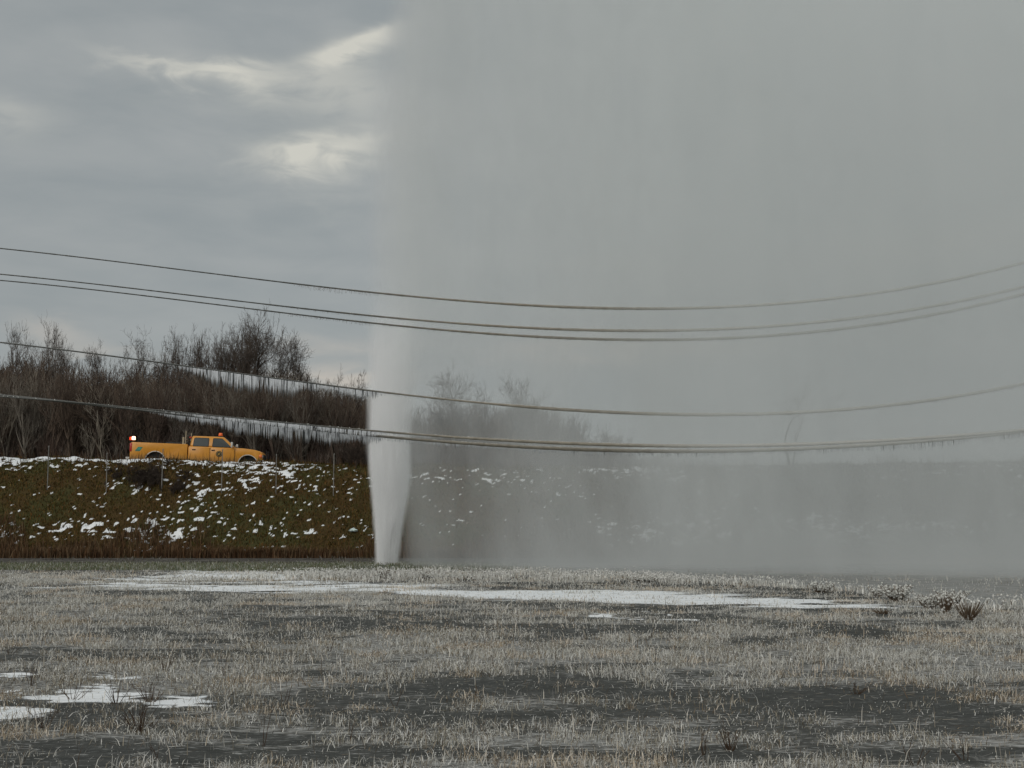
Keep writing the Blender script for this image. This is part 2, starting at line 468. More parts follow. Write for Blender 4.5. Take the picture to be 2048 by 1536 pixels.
def dfield(X, Y):
    s = snow_field(X, Y)
    cl = fbm(X * 2.2, Y * 2.2, 3, 44)       # clumping
    return np.clip(grass_density(X, Y) * (.12 + 1.9 * sstep(.42, .66, cl)) * (1 - np.where(Y < 22, .86, .965) * s), 0, 1)
X, Y = scatter(640000, dfield, 8.6, 46, pw=.35)
H = (.035 + .085 * rng.random(len(X)) ** 1.5) * (.65 + .7 * fbm(X * .5, Y * .5, 3, 47))
W = .0022 + .00021 * Y + .002 * rng.random(len(X))
me = blades('grass', X, Y, terrain(X, Y), H, W, 1.15, field_colours(X, Y))
tag(link('frosted_grass', me, M_blade), kind='stuff')
# taller stalks, sparse
X, Y = scatter(26000, lambda X, Y: np.clip(grass_density(X, Y) * sstep(.4, .65, fbm(X * .8, Y * .8, 3, 48)) + .03, 0, 1) * (1 - .93 * snow_field(X, Y)), 8.6, 45, pw=.4)
H = .08 + .15 * rng.random(len(X)) ** 1.6
me = blades('stalks', X, Y, terrain(X, Y), H, .004 + .00022 * Y, .42, field_colours(X, Y) * np.array([[1.0, .95, .9]]))
tag(link('tall_dry_grass', me, M_blade), kind='stuff')
# lying broken stalks
n = 14000
X, Y = scatter(n, lambda X, Y: .6 + 0 * X, 8.6, 34, pw=.4)
a = rng.random(len(X)) * 6.283; L = .03 + .10 * rng.random(len(X)) ** 2; w = .0008 + .00007 * Y
Zg = terrain(X, Y)
dxv, dyv = np.cos(a) * L / 2, np.sin(a) * L / 2
z1_ = Zg + .012 + .03 * rng.random(len(X)) ** 2
V = np.stack([np.stack([X - dxv, Y - dyv, Zg + .008], -1), np.stack([X + dxv, Y + dyv, z1_], -1),
              np.stack([X + dxv, Y + dyv + w, z1_ + w], -1), np.stack([X - dxv, Y - dyv + w, Zg + .008 + w], -1)], 1)
C = np.repeat(.8 * field_colours(X, Y)[:, None, :], 4, 1)
me = npmesh('lying', V, quads=np.arange(len(X) * 4).reshape(-1, 4), attrs={'Col': C.reshape(-1, 3)})
tag(link('fallen_straw_grass', me, M_blade), kind='stuff')

# heavily iced grass belt either side of the burst (white knobbly line)
def belt(X, Y):
    px, py = to_px(X, Y, 0 * X)
    line = belt_line(px)
    wdt = np.interp(px, [300, 560, 700, 900, 1200, 1400, 1700, 1900, 2100], [4, 5, 8, 7, 5, 3.5, 2.5, 4, 5])
    return np.clip(np.exp(-((py - line) / wdt) ** 2) * (.08 + 1.1 * sstep(.44, .6, fbm(X * 1.2, Y * 1.2, 3, 91))) * (1 - .65 * sstep(1640, 1740, px) * sstep(2020, 1960, px)), 0, 1) * sstep(250, 600, px)
X, Y = scatter(150000, belt, 26, 49, pw=0)
H = .07 + .16 * rng.random(len(X)) ** 1.3
cw = np.array([[.74, .73, .68]]) * (.6 + .5 * rng.random((len(X), 1)))
dk = rng.random(len(X)) < .12
cw[dk] = np.array([.18, .15, .11])
me = blades('belt', X, Y, terrain(X, Y), H, .014 + .014 * rng.random(len(X)), .45, cw)
tag(link('iced_grass', me, M_blade), kind='stuff')

# grains and knobs of rime caught on the blades
def knobs(name, X, Y, Z, r, c):
    n = len(X); V = np.zeros((n, 6, 3)); P_ = np.stack([X, Y, Z], -1); r = r[:, None] if hasattr(r, 'shape') else r
    for i, d in enumerate(((1, 0, 0), (0, 1, 0), (-1, 0, 0), (0, -1, 0), (0, 0, 1), (0, 0, -1))): V[:, i] = P_ + np.array([d]) * r * rng.uniform(.6, 1.4, (n, 1))
    b = np.arange(n)[:, None] * 6
    T_ = np.concatenate([b + np.array([t_]) for t_ in ((0, 1, 4), (1, 2, 4), (2, 3, 4), (3, 0, 4), (1, 0, 5), (2, 1, 5), (3, 2, 5), (0, 3, 5))])
    return npmesh(name, V, tris=T_, attrs={'Col': np.repeat(c, 6, 0)}, smooth=True)
X, Y = scatter(90000, belt, 26, 49, pw=0)
me = knobs('knobs', X, Y, terrain(X, Y) + .05 + .15 * rng.random(len(X)), rng.uniform(.009, .028, len(X)), np.array([[.74, .73, .69]]) * rng.uniform(.75, 1.05, (len(X), 1)))
tag(link('rime_knobs_on_grass', me, M_blade), kind='stuff')
X, Y = scatter(190000, lambda X, Y: dfield(X, Y) * .9 + .02, 8.6, 44, pw=.3)
me = knobs('grains', X, Y, terrain(X, Y) + .008 + .09 * rng.random(len(X)) ** 1.6, (.0016 + .00026 * Y) * rng.uniform(.5, 1.3, len(X)), np.array([[.68, .67, .62]]) * rng.uniform(.7, 1.1, (len(X), 1)))
tag(link('rime_grains_on_grass', me, M_blade), kind='stuff')

# green-grey verge before the ditch
X = (rng.random(52000) * 2 - 1) * 27; Y = 46.6 + rng.random(52000) * 7.5
px_, py_ = to_px(X, Y, 0 * X); k = rng.random(len(X)) > pond(px_, py_); X, Y = X[k], Y[k]
c = np.array([[.13, .15, .08], [.22, .22, .17], [.38, .38, .34], [.10, .12, .06], [.17, .15, .10]])[rng.integers(0, 5, len(X))]
me = blades('verge', X, Y, terrain(X, Y), .05 + .10 * rng.random(len(X)), .02, .5, c * (.8 + .4 * rng.random((len(X), 1))))
tag(link('verge_grass', me, M_blade), kind='stuff')

# drab weeds in the ditch
X = (rng.random(16000) * 2 - 1) * 28; Y = 54.5 + rng.random(16000) ** .8 * 7.2
k = rng.random(len(X)) < sstep(.4, .6, fbm(X * .5, Y * 1.5, 3, 37)) * (1 - pond(*to_px(X, Y, 0 * X))); X, Y = X[k], Y[k]
c = np.array([[.09, .075, .05], [.06, .05, .035], [.15, .13, .10], [.20, .19, .17], [.08, .085, .05]])[rng.integers(0, 5, len(X))]
me = blades('ditch', X, Y, terrain(X, Y), .05 + .13 * rng.random(len(X)), .025, .6, c)
tag(link('ditch_grass', me, M_blade), kind='stuff')

# bank turf, clear of the snow flecks
nb = 150000
X = (rng.random(nb) * 2 - 1) * 30; Y = 61.9 + rng.random(nb) * 7.2
t_ = np.clip((Y - 61.8) / 6.6, 0, 1)
ix = np.clip(np.searchsorted(xs, X), 0, nx - 1); iy = np.clip(np.searchsorted(ys, Y), 0, ny - 1)
sb = snow_all[iy, ix]
k = rng.random(nb) < (1 - .93 * sstep(.1, .5, sb)) * (.5 + .5 * fbm(X * 1.1, Y * 1.6, 3, 33))
X, Y, t_ = X[k], Y[k], t_[k]
OL = np.array([[.044, .038, .010], [.074, .048, .014], [.032, .023, .008], [.095, .047, .015], [.052, .048, .011], [.11, .070, .026]])
c = 1.22 * OL[rng.integers(0, 6, len(X))]
me = blades('bank', X, Y, terrain(X, Y), .06 + .13 * rng.random(len(X)), .022 + .02 * rng.random(len(X)), .7, c * (.7 + .6 * rng.random((len(X), 1))))
tag(link('bank_grass', me, M_blade), kind='stuff')
# rusty reeds at the foot of the bank
nr = 30000
X = (rng.random(nr) * 2 - 1) * 30; Y = 61.6 + 2.9 * rng.random(nr) ** 1.3 * sstep(.15, .75, fbm(X * .45, X * 0 + 3.3, 4, 36))
k = rng.random(nr) < .35 + .65 * sstep(.35, .6, fbm(X * .5, Y * .5, 3, 35)); X, Y = X[k], Y[k]
RU = np.array([[.12, .066, .034], [.09, .05, .027], [.17, .115, .068], [.065, .042, .025]])
me = blades('reeds', X, Y, terrain(X, Y), .25 + .4 * rng.random(len(X)), .02 + .012 * rng.random(len(X)), .22, RU[rng.integers(0, 4, len(X))] * (.7 + .5 * rng.random((len(X), 1))))
tag(link('rusty_dead_grass', me, M_blade), kind='stuff')
# thin dead weeds along the crest of the bank
X = (rng.random(1300) * 2 - 1) * 28; Y = 67.6 + 1.3 * rng.random(1300)
me = blades('crest', X, Y, terrain(X, Y), .25 + .45 * rng.random(len(X)), .02, .2, RU[rng.integers(0, 4, len(X))] * .6)
tag(link('crest_grass', me, M_blade), kind='stuff')

# ------------------------------------------------------------ branches
def tube_arrays(segs, sides=3):
    """segs: (n, 8) p0 p1 r0 r1 -> verts, quads"""
    s = np.asarray(segs, float)
    p0, p1, r0, r1 = s[:, 0:3], s[:, 3:6], s[:, 6], s[:, 7]
    d = p1 - p0; L = np.linalg.norm(d, axis=1, keepdims=True) + 1e-9; d = d / L
    ref = np.where(np.abs(d[:, 2:3]) < .9, np.array([[0, 0, 1.0]]), np.array([[1.0, 0, 0]]))
    u = np.cross(d, ref); u /= np.linalg.norm(u, axis=1, keepdims=True); v = np.cross(d, u)
    V = np.zeros((len(s), 2 * sides, 3))
    for i in range(sides):
        a = 2 * np.pi * i / sides
        o = u * math.cos(a) + v * math.sin(a)
        V[:, i] = p0 + o * r0[:, None]; V[:, sides + i] = p1 + o * r1[:, None]
    Q = []
    b = np.arange(len(s))[:, None] * 2 * sides
    for i in range(sides):
        j = (i + 1) % sides
        Q.append(b + np.array([[i, j, sides + j, sides + i]]))
    return V.reshape(-1, 3), np.concatenate(Q)

def grow(seed, height, r0, spread=.5, first=.3, forks=3, levels=7, lean=(0, 0), up=.035, ang=(.34, .85), wob=.16, fine=1.12, minr=.0056, ft=.42):
    """bare tree; returns trunk segments and crown segments in local space"""
    rd = random.Random(seed)
    trunk, crown = [], []
    def rv(s): return Vector((rd.gauss(0, s), rd.gauss(0, s), rd.gauss(0, s * .6)))
    def branch(p, d, L, r, lvl):
        nseg = 4 if lvl < 2 else 3 if lvl < levels - 1 else 2
        pts = [p.copy()]; dd = d.copy(); rr = [r]
        for i in range(nseg):
            dd = (dd + rv(wob * (1 + .25 * lvl)) + Vector((0, 0, up * (0.6 if lvl else .3)))).normalized()
            pts.append(pts[-1] + dd * (L / nseg)); rr.append(max(minr * .6, r * (1 - (.25 if lvl == 0 else .42) * (i + 1) / nseg)))
        out = trunk if lvl == 0 else crown
        for i in range(nseg):
            out.append((*pts[i], *pts[i + 1], rr[i], rr[i + 1]))
        if lvl >= levels: return
        kids = int(rd.choice([2, 3, 3, 4, 4]) * fine + .5) if lvl else forks
        for k in range(kids):
            # side branches along the outer part, at least one from the tip
            if k == 0: i = nseg; f = 0
            else: i = rd.randint(1, nseg) if lvl else rd.randint(max(1, nseg - 2), nseg); f = rd.random()
            q_ = pts[i] if i == nseg or f == 0 else pts[i - 1].lerp(pts[i], f)
            base_d = (pts[i] - pts[i - 1]).normalized()
            perp = base_d.cross(Vector((rd.gauss(0, 1), rd.gauss(0, 1), rd.gauss(0, 1)))).normalized()
            a = rd.uniform(*ang) * (.6 if k == 0 else 1.0) * (spread / .5)
            nd = (base_d * math.cos(a) + perp * math.sin(a)).normalized()
            if nd.z < -.1: nd.z *= -.3; nd.normalize()
            branch(q_, nd, L * rd.uniform(.58, .86) * (1.0 if lvl else spread * 1.15 + .35), max(minr, rr[min(i, nseg)] * rd.uniform(.62, .86)), lvl + 1)
    branch(Vector((0, 0, 0)), Vector((lean[0], lean[1], 1)).normalized(), height * first, r0, 0)
    t_, c_ = np.array(trunk), np.array(crown)
    zt = t_[-1, 5]; top = max(t_[:, [2, 5]].max(), c_[:, [2, 5]].max())
    # keep the bole short of ft of the height, let the crown fill the rest
    for a_ in (t_, c_):
        for j in (2, 5):
            z_ = a_[:, j]; a_[:, j] = np.where(z_ < zt, z_ / zt * ft * height, ft * height + (z_ - zt) / (top - zt) * (1 - ft) * height)
    return t_, c_

def tree(px, top_py, Y, label, group=None, name='bare_tree', width=None, **kw):
    b = at(px, 900, Y); zg = float(terrain(b.x, Y)) - .05
    top = at(px, top_py, Y)
    h = top.z - zg
    root = empty(name, (b.x, Y, zg)); tag(root, label, 'tree', group)
    tr, cr = grow(int(px * 13 + Y) + 5, h, kw.pop('r0', .14), **kw)
    if width:       # metres half-spread wanted
        s = width / max(.1, np.percentile(np.abs(cr[:, 3]), 96))
        for a_ in (tr, cr): a_[:, [0, 1, 3, 4]] *= s
    V, Q = tube_arrays(tr, 7); link('trunk', npmesh('trunk', V, quads=Q, smooth=True), M_bark, root)
    V, Q = tube_arrays(cr, 3); link('crown', npmesh('crown', V, quads=Q), M_twig, root)
    return root
G1 = 'bare trees behind the road'
def px_m(Y): return F / Y
T = [  # px, top, Y, half-spread px, label, options
    (52, 615, 88, 58, 'tall twin-stemmed bare tree at the far left of the wood', dict(first=.22, forks=3, ang=(.16, .42), r0=.2, ft=.36)),
    (128, 662, 90, 32, 'small loose-crowned bare tree right of the tall far-left one', dict(first=.3, forks=3)),
    (188, 676, 92, 46, 'low broad faint-twigged bare tree in the dip of the treeline', dict(first=.28, forks=4, r0=.1)),
    (252, 690, 93, 30, 'short thin bare tree just left of the thin forked one', dict(first=.3, forks=3, r0=.09)),
    (294, 655, 91, 38, 'thin forked bare tree above the yellow truck\'s tailgate', dict(first=.42, forks=3, r0=.12, ang=(.35, .75), ft=.5)),
    (342, 662, 89, 32, 'narrow bare tree with slanting stem, above the truck bed', dict(first=.3, forks=3, r0=.11)),
    (382, 648, 88, 34, 'dark-stemmed bare tree above the truck\'s cab', dict(first=.3, forks=3, r0=.14, lean=(.15, 0))),
    (440, 628, 89, 44, 'bare tree with curving limbs left of the tallest one', dict(first=.24, forks=4, r0=.17, ang=(.25, .6))),
    (492, 597, 87, 46, 'tallest bare tree, its thin top crossed by the wires', dict(first=.4, forks=4, r0=.19, ang=(.3, .7), ft=.46)),
    (556, 636, 86, 54, 'round-crowned bare tree forked low, right end of the tall group', dict(first=.24, forks=3, r0=.2, ang=(.4, .75), ft=.50)),
    (322, 672, 92, 34, 'faint bare tree behind the thin forked one', dict(first=.3, forks=4, r0=.11)),
    (364, 652, 91, 38, 'bare tree between the slanting stem and the dark-stemmed one', dict(first=.3, forks=4, r0=.13)),
    (412, 640, 90, 42, 'broad bare tree just left of the curving-limbed one', dict(first=.28, forks=4, r0=.15)),
    (468, 616, 90, 42, 'bushy-topped bare tree touching the tallest one on its left', dict(first=.28, forks=5, r0=.17, ft=.45)),
    (520, 622, 89, 38, 'bare tree filling the gap right of the tallest one', dict(first=.3, forks=4, r0=.15, ft=.48)),
    (582, 668, 88, 34, 'lower bare tree leaning out at the right end of the tall group', dict(first=.3, forks=4, r0=.12, lean=(.12, 0))),
    (18, 634, 90, 44, 'spreading bare tree cut by the left edge of the view', dict(first=.3, forks=4, r0=.14)),
    (86, 640, 91, 36, 'bare tree overlapping the right side of the twin-stemmed one', dict(first=.3, forks=4, r0=.12)),
    (628, 742, 92, 34, 'low wispy bare tree in the gap beside the tall group', dict(first=.3, forks=4, r0=.07)),
    (690, 728, 90, 32, 'low bushy bare tree close left of the water jet', dict(first=.25, forks=4, r0=.08)),
    (728, 738, 88, 24, 'low bare tree cut off by the edge of the water jet', dict(first=.25, forks=4, r0=.08)),
    (905, 694, 84, 42, 'tall fog-veiled bare tree just right of the water jet', dict(first=.3, forks=4, r0=.15, ang=(.2, .5))),
    (962, 762, 86, 34, 'fog-veiled low bare tree between two taller misty ones', dict(first=.25, forks=4, r0=.11)),
    (1020, 740, 85, 36, 'fog-veiled upright bare tree in the middle of the misty clump', dict(first=.25, forks=4, r0=.12, ang=(.2, .5))),
    (1078, 752, 85, 40, 'fog-veiled dense bare tree at the right shoulder of the clump', dict(first=.22, forks=5, r0=.12)),
    (1150, 818, 86, 36, 'fog-veiled small bare tree where the clump slopes down', dict(first=.22, forks=4, r0=.09)),
    (1205, 846, 86, 34, 'fog-veiled lowest bare tree at the clump\'s right foot', dict(first=.22, forks=4, r0=.08)),
    (1580, 684, 84, 66, 'pale ghost of a leaning bare tree far right in the mist', dict(first=.34, forks=2, r0=.12, lean=(.10, 0), ft=.34, fine=.8)),
]
for px, top, Yt, hw, lab, kw in T:
    tree(px, top, Yt, lab, G1, width=1.25 * hw / px_m(Yt), **kw)

# thicket: dense saplings and brush that read as one mass
protos = []
for i in range(14):
    tr, cr = grow(500 + i, 1.0, .012, first=.34, forks=3 + i % 2, levels=4, ang=(.2, .6), up=.13, minr=.0014)
    s = np.concatenate([tr, cr]); s[:, 6:] = np.clip(s[:, 6:], .0010, .012)
    protos.append(s)
BRUSH = np.array([[.105, .080, .063], [.14, .105, .080], [.17, .15, .125], [.075, .056, .046], [.24, .21, .17]])
M_brush = colattr_mat('brush', .95, .05)
def thicket(name, n, xr, yr, topfun, lo=.75, tone=1.0, rsc=1.0):
    out = []; cols = []
    for k in range(n):
        Yt = random.uniform(*yr); px = random.uniform(*xr)
        X = (px - 1024) / F * Yt
        zg = float(terrain(X, Yt))
        ztop = at(px, topfun(px), Yt).z
        h = (ztop - zg) * random.uniform(lo, 1.0)
        if random.random() < .35: h *= random.uniform(.35, .8)
        if h < .4: continue
        s = protos[random.randrange(len(protos))].copy()
        a = random.random() * 6.283; c, sn = math.cos(a), math.sin(a)
        for o in (0, 3):
            x_, y_ = s[:, o].copy(), s[:, o + 1].copy()
            s[:, o] = (c * x_ - sn * y_) * h * .8 + X; s[:, o + 1] = (sn * x_ + c * y_) * h * .8 + Yt; s[:, o + 2] = s[:, o + 2] * h + zg
        s[:, 6:] *= h * rsc
        out.append(s)
        c0 = BRUSH[random.choice([0, 0, 0, 1, 1, 2, 3, 4])] * random.uniform(.6, 1.35) * tone
        cols.append(np.tile(c0, (len(s) * 6, 1)))
    V, Q = tube_arrays(np.concatenate(out), 3)
    return tag(link(name, npmesh(name, V, quads=Q, attrs={'Col': np.concatenate(cols)}), M_brush), kind='stuff')
top_left = lambda p: np.interp(p, [-200, 0, 60, 130, 230, 300, 420, 560, 640, 740, 800], [700, 722, 716, 728, 742, 732, 735, 742, 775, 782, 800]) + 14 * math.sin(p * .11) + 8 * math.sin(p * .31)
top_right = lambda p: np.interp(p, [740, 860, 900, 1000, 1090, 1130, 1200, 1260, 1330, 1420, 2300], [800, 815, 800, 805, 792, 835, 868, 890, 905, 915, 905]) + 6 * math.sin(p * .13)
thicket('woods', 3300, (-260, 760), (80, 104), top_left)
thicket('misty_woods', 700, (740, 1420), (82, 98), top_right)
thicket('far_scrub_woods', 300, (1300, 2350), (82, 98), lambda p: 908 + 6 * math.sin(p * .07))
# brush at the far side of the road
thicket('undergrowth', 1100, (-260, 1250), (79.5, 84), lambda p: 860 + 16 * math.sin(p * .05) + 9 * math.sin(p * .21), lo=.5, tone=np.array([.95, .9, .95]))
# dark scrub bush on the slope below the truck's rear wheel
def shrub(px, py, Y, w, h, label, n=16, seed=1, mat=None):
    X = (px - 1024) / F * Y
    zg = float(terrain(X, Y))
    root = empty('leafless_shrub', (X, Y, zg)); tag(root, label, 'shrub', 'leafless shrubs on the bank')
    out = []; rd = random.Random(seed)
    for k in range(n):
        s = protos[rd.randrange(len(protos))].copy(); a = rd.random() * 6.28; c, sn = math.cos(a), math.sin(a)
        hh = h * rd.uniform(.5, 1); ox = rd.gauss(0, w * .4); oy = rd.gauss(0, .3); oz = float(terrain(X + ox, Y + oy)) - zg
        for o in (0, 3):
            x_, y_ = s[:, o].copy(), s[:, o + 1].copy()
            s[:, o] = (c * x_ - sn * y_) * hh * 1.3 + ox; s[:, o + 1] = (sn * x_ + c * y_) * hh * 1.3 + oy; s[:, o + 2] = s[:, o + 2] * hh + oz - .03
        s[:, 6:] = np.maximum(s[:, 6:] * hh * 1.5, .005)
        out.append(s)
    V, Q = tube_arrays(np.concatenate(out), 3)
    link('branches', npmesh('branches', V, quads=Q), mat or M_bark, root)
shrub(300, 945, 66.4, 1.5, .75, 'wide dark leafless shrub on the bank below the truck bed', 60, 5)
shrub(362, 955, 66.2, .6, .6, 'small dark leafless shrub right of the widest one', 18, 6)
shrub(236, 948, 66.8, .6, .5, 'low sparse leafless shrub left of the widest one', 14, 7)
shrub(716, 912, 68.3, .5, 1.3, 'leafless shrub on the crest close beside the water jet', 12, 8)

# ------------------------------------------------------------ fence posts on the bank
M_post = simple('weathered_post', (.17, .165, .15), .8, .2, var=.3, scale=6)
posts = [(-22, 'below the wood, leftmost of all'), (97, 'beside the snowy crest, left of the truck'), (215, 'between the leftmost pale post and the truck'), (325, 'by the truck\'s rear wheel'),
         (445, 'below the truck\'s front door'), (553, 'just right of the truck\'s nose'), (668, 'nearest the left side of the water jet')]
def make_post():
    bm = bmesh.new()
    # steel T-post: stem and flange, pointed top cap
    for sx, sy, ox, oy in ((.010, .04, 0, 0), (.042, .010, 0, -.025)):
        r = bmesh.ops.create_cube(bm, size=1)
        bmesh.ops.scale(bm, vec=(sx, sy, 2.0), verts=r['verts']); bmesh.ops.translate(bm, vec=(ox, oy, .95), verts=r['verts'])
    me = bpy.data.meshes.new('stem'); bm.to_mesh(me); bm.free(); me.materials.append(M_post)
    bm = bmesh.new(); r = bmesh.ops.create_cone(bm, cap_ends=True, segments=8, radius1=.035, radius2=.018, depth=.06)
    bmesh.ops.translate(bm, vec=(0, 0, 1.98), verts=bm.verts); mc = bpy.data.meshes.new('cap'); bm.to_mesh(mc); bm.free(); mc.materials.append(M_post)
    return me, mc
pm, pc = make_post()
for i, (px, lab) in enumerate(posts):
    Yp = 65.9; X = (px - 1024) / F * Yp; z = float(terrain(X, Yp))
    e = empty('fence_post', (X, Yp, z), (R(random.uniform(-1, 1)), R(random.uniform(-1.3, 1.3)), random.uniform(-.3, .3)))
    tag(e, 'thin grey fence post on the bank ' + lab, 'fence post', 'fence posts on the bank')
    for nm, mm in (('stem', pm), ('cap', pc)):
        o = bpy.data.objects.new(nm, mm); col.objects.link(o); o.parent = e
    e.scale = (1, 1, .97 + .05 * math.sin(i * 2.1))

# crumpled scrap of plastic on the bank
bm = bmesh.new(); bmesh.ops.create_icosphere(bm, subdivisions=3, radius=.2)
for v in bm.verts:
    d = v.co.normalized(); k = .55 + .9 * float(vnoise(d.x * 2.4 + 3, d.y * 2.4 + d.z * 1.7, 5, 9)); v.co = Vector((d.x * 1.15, d.y * .7, d.z * .45)) * .15 * k
me = bpy.data.meshes.new('plastic_bag'); bm.to_mesh(me); bm.free()
Yp = 63.7; X = (708 - 1024) / F * Yp
o = link('plastic_bag', me, simple('pale_plastic', (.5, .6, .58), .35, .5, var=.25, scale=9)); o.location = (X, Yp, float(terrain(X, Yp)) + .1)
tag(o, 'crumpled pale plastic scrap lying on the bank near the jet', 'litter')
# ------------------------------------------------------------ the yellow crew-cab pickup
def bevel(o, w=.02, seg=2, ang=35):
    m = o.modifiers.new('bevel', 'BEVEL'); m.width = w; m.segments = seg; m.limit_method = 'ANGLE'; m.angle_limit = R(ang)
    for p in o.data.polygons: p.use_smooth = True
    return o
def bm_obj(name, bm, mat, parent=None, bev=0):
    bmesh.ops.recalc_face_normals(bm, faces=bm.faces)
    me = bpy.data.meshes.new(name); bm.to_mesh(me); bm.free()
    o = link(name, me, mat, parent)
    if bev: bevel(o, bev)
    return o
def prism(bm, pts, y0, y1):
    """side profile (x, z) extruded from y0 to y1; long concave outlines are triangulated"""
    a = [bm.verts.new((x, y0, z)) for x, z in pts]; b = [bm.verts.new((x, y1, z)) for x, z in pts]
    n = len(pts)
    f0 = bm.faces.new(a); f1 = bm.faces.new(list(reversed(b)))
    for i in range(n): bm.faces.new((a[i], b[i], b[(i + 1) % n], a[(i + 1) % n]))
def box(bm, c, s, rot=None):
    r = bmesh.ops.create_cube(bm, size=1); vs = r['verts']
    bmesh.ops.scale(bm, vec=s, verts=vs)
    if rot: bmesh.ops.rotate(bm, cent=(0, 0, 0), matrix=rot, verts=vs)
    bmesh.ops.translate(bm, vec=c, verts=vs); return vs
def cyl(bm, c, r, d, axis='Y', seg=24, r2=None):
    q_ = bmesh.ops.create_cone(bm, cap_ends=True, segments=seg, radius1=r, radius2=r if r2 is None else r2, depth=d)
    vs = q_['verts']
    if axis == 'Y': bmesh.ops.rotate(bm, cent=(0, 0, 0), matrix=Matrix.Rotation(R(90), 3, 'X'), verts=vs)
    if axis == 'X': bmesh.ops.rotate(bm, cent=(0, 0, 0), matrix=Matrix.Rotation(R(90), 3, 'Y'), verts=vs)
    bmesh.ops.translate(bm, vec=c, verts=vs); return vs
def paint_mat():
    m, t, b = material('yellow_orange_paint')
    tcn = t.nodes.new('ShaderNodeTexCoord'); x, y, z = split(t, tcn.outputs['Object'])
    n = noise(t, tcn.outputs['Object'], 3.0, 6, .65)
    spl = noise(t, join(t, x * 7, y, z * 1.2), 2.0, 4, .6)
    dirt = (n * .5 + z.sm(.5, 1.25, .75, 0.0) + spl * .25).sm(.55, 1.1)
    c = mixc(t, n.sm(.3, .7), (.56, .235, .020), (.62, .27, .026))
    c = mixc(t, dirt * .75, c, (.24, .14, .05))
    t.links.new(c, b.inputs['Base Color']); b.inputs['Roughness'].default_value = .45
    t.links.new(dirt.sm(0, 1, .32, .75).o, b.inputs['Roughness'])
    return m
P = paint_mat()
D = simple('dark_trim', (.018, .017, .016), .6, .3); GL = simple('tinted_glass', (.02, .028, .026), .18, .4)
CH = simple('pale_trim', (.55, .54, .50), .35, .5); RED = simple('red_lens', (.42, .03, .02), .3, .5)
AMB = simple('amber_lens', (.85, .20, .05), .3, .5); TIRE = simple('tyre_rubber', (.02, .02, .02), .9, .2); STEEL = simple('steel_rim', (.45, .45, .44), .4, .5, .6)
HW = .97
truck = empty('pickup_truck')
tag(truck, 'orange-yellow crew-cab pickup truck standing on the road behind the bank', 'pickup truck')
def arch(cx, cz, r, n=10, z0=.5):
    a0 = math.asin((z0 - cz) / r) if abs(z0 - cz) < r else 0
    return [(cx + r * math.cos(a), cz + r * math.sin(a)) for a in np.linspace(math.pi - a0, a0, n)]
RA, FA = (1.25, .58, .49), (5.80, .58, .47)
# cargo bed: two walls with wheel arches, floor, front wall
def bed_profile():
    return [(0.0, .62), (.02, 1.46), (.10, 1.50), (2.80, 1.49), (2.80, .50)] + list(reversed(arch(*RA))) + [(.05, .5)]
bm = bmesh.new()
for s in (-1, 1):
    prism(bm, bed_profile(), s * HW, s * (HW - .11))
box(bm, (1.4, 0, .74), (2.76, 1.72, .06)); box(bm, (2.76, 0, 1.1), (.06, 1.70, .74))
bed = bm_obj('cargo_bed', bm, P, truck, .018)
bm = bmesh.new(); box(bm, (.0, 0, 1.12), (.07, 1.60, .68)); tg = bm_obj('tailgate', bm, P, truck, .015)
bm = bmesh.new(); box(bm, (-.045, 0, 1.33), (.02, .22, .05)); bm_obj('handle', bm, D, tg)
# cab lower body with hood and front wing
bm = bmesh.new()
prof = [(2.84, .50), (2.84, 1.36), (2.90, 1.40), (5.10, 1.40), (5.55, 1.385), (6.10, 1.33), (6.38, 1.26), (6.50, 1.15), (6.52, .62), (6.46, .5)] + list(reversed(arch(*FA)))
prism(bm, prof, -HW, HW)
# hood crowned: pinch the top edge of the nose inwards
for v in bm.verts:
    if v.co.x > 5.0 and v.co.z > 1.1: v.co.y *= .93 - .05 * max(0, v.co.x - 5.9)
body = bm_obj('body', bm, P, truck, .035)
# cab roof: pillars and roof shell as a tapered house
def greenhouse(bm, inset, grow_=0.0):
    lo = [(2.90, 1.395), (5.15, 1.395)]; hi = [(2.98, 1.93), (4.52, 1.93)]
    vs = []
    for (x, z), w in ((lo[0], .93), (lo[1], .90), (hi[1], .74), (hi[0], .76)):
        vs.append([bm.verts.new((x, s * (w - inset), z)) for s in (-1, 1)])
    n = 4
    for i in range(4):
        a, b = vs[i], vs[(i + 1) % n]; bm.faces.new((a[0], b[0], b[1], a[1]))
    bm.faces.new([v[0] for v in vs]); bm.faces.new([v[1] for v in reversed(vs)])
bm = bmesh.new(); greenhouse(bm, 0)
roof = bm_obj('cab', bm, P, truck, .07)
def side_pt(x, z, s=-1, out=.004):
    k = (z - 1.395) / (1.93 - 1.395)
    w = .93 + (.75 - .93) * k - .01 * max(0, x - 4.0) * (1 - k)
    return (x, s * (w + out), z)
def side_panel(name, pts, mat, parent, out=.004, thick=.012, s=-1, bev=0):
    bm = bmesh.new()
    a = [bm.verts.new(side_pt(x, z, s, out)) for x, z in pts]; b = [bm.verts.new(side_pt(x, z, s, out - thick)) for x, z in pts]
    bm.faces.new(a); bm.faces.new(list(reversed(b))); n = len(pts)
    for i in range(n): bm.faces.new((a[i], b[i], b[(i + 1) % n], a[(i + 1) % n]))
    return bm_obj(name, bm, mat, parent, bev)
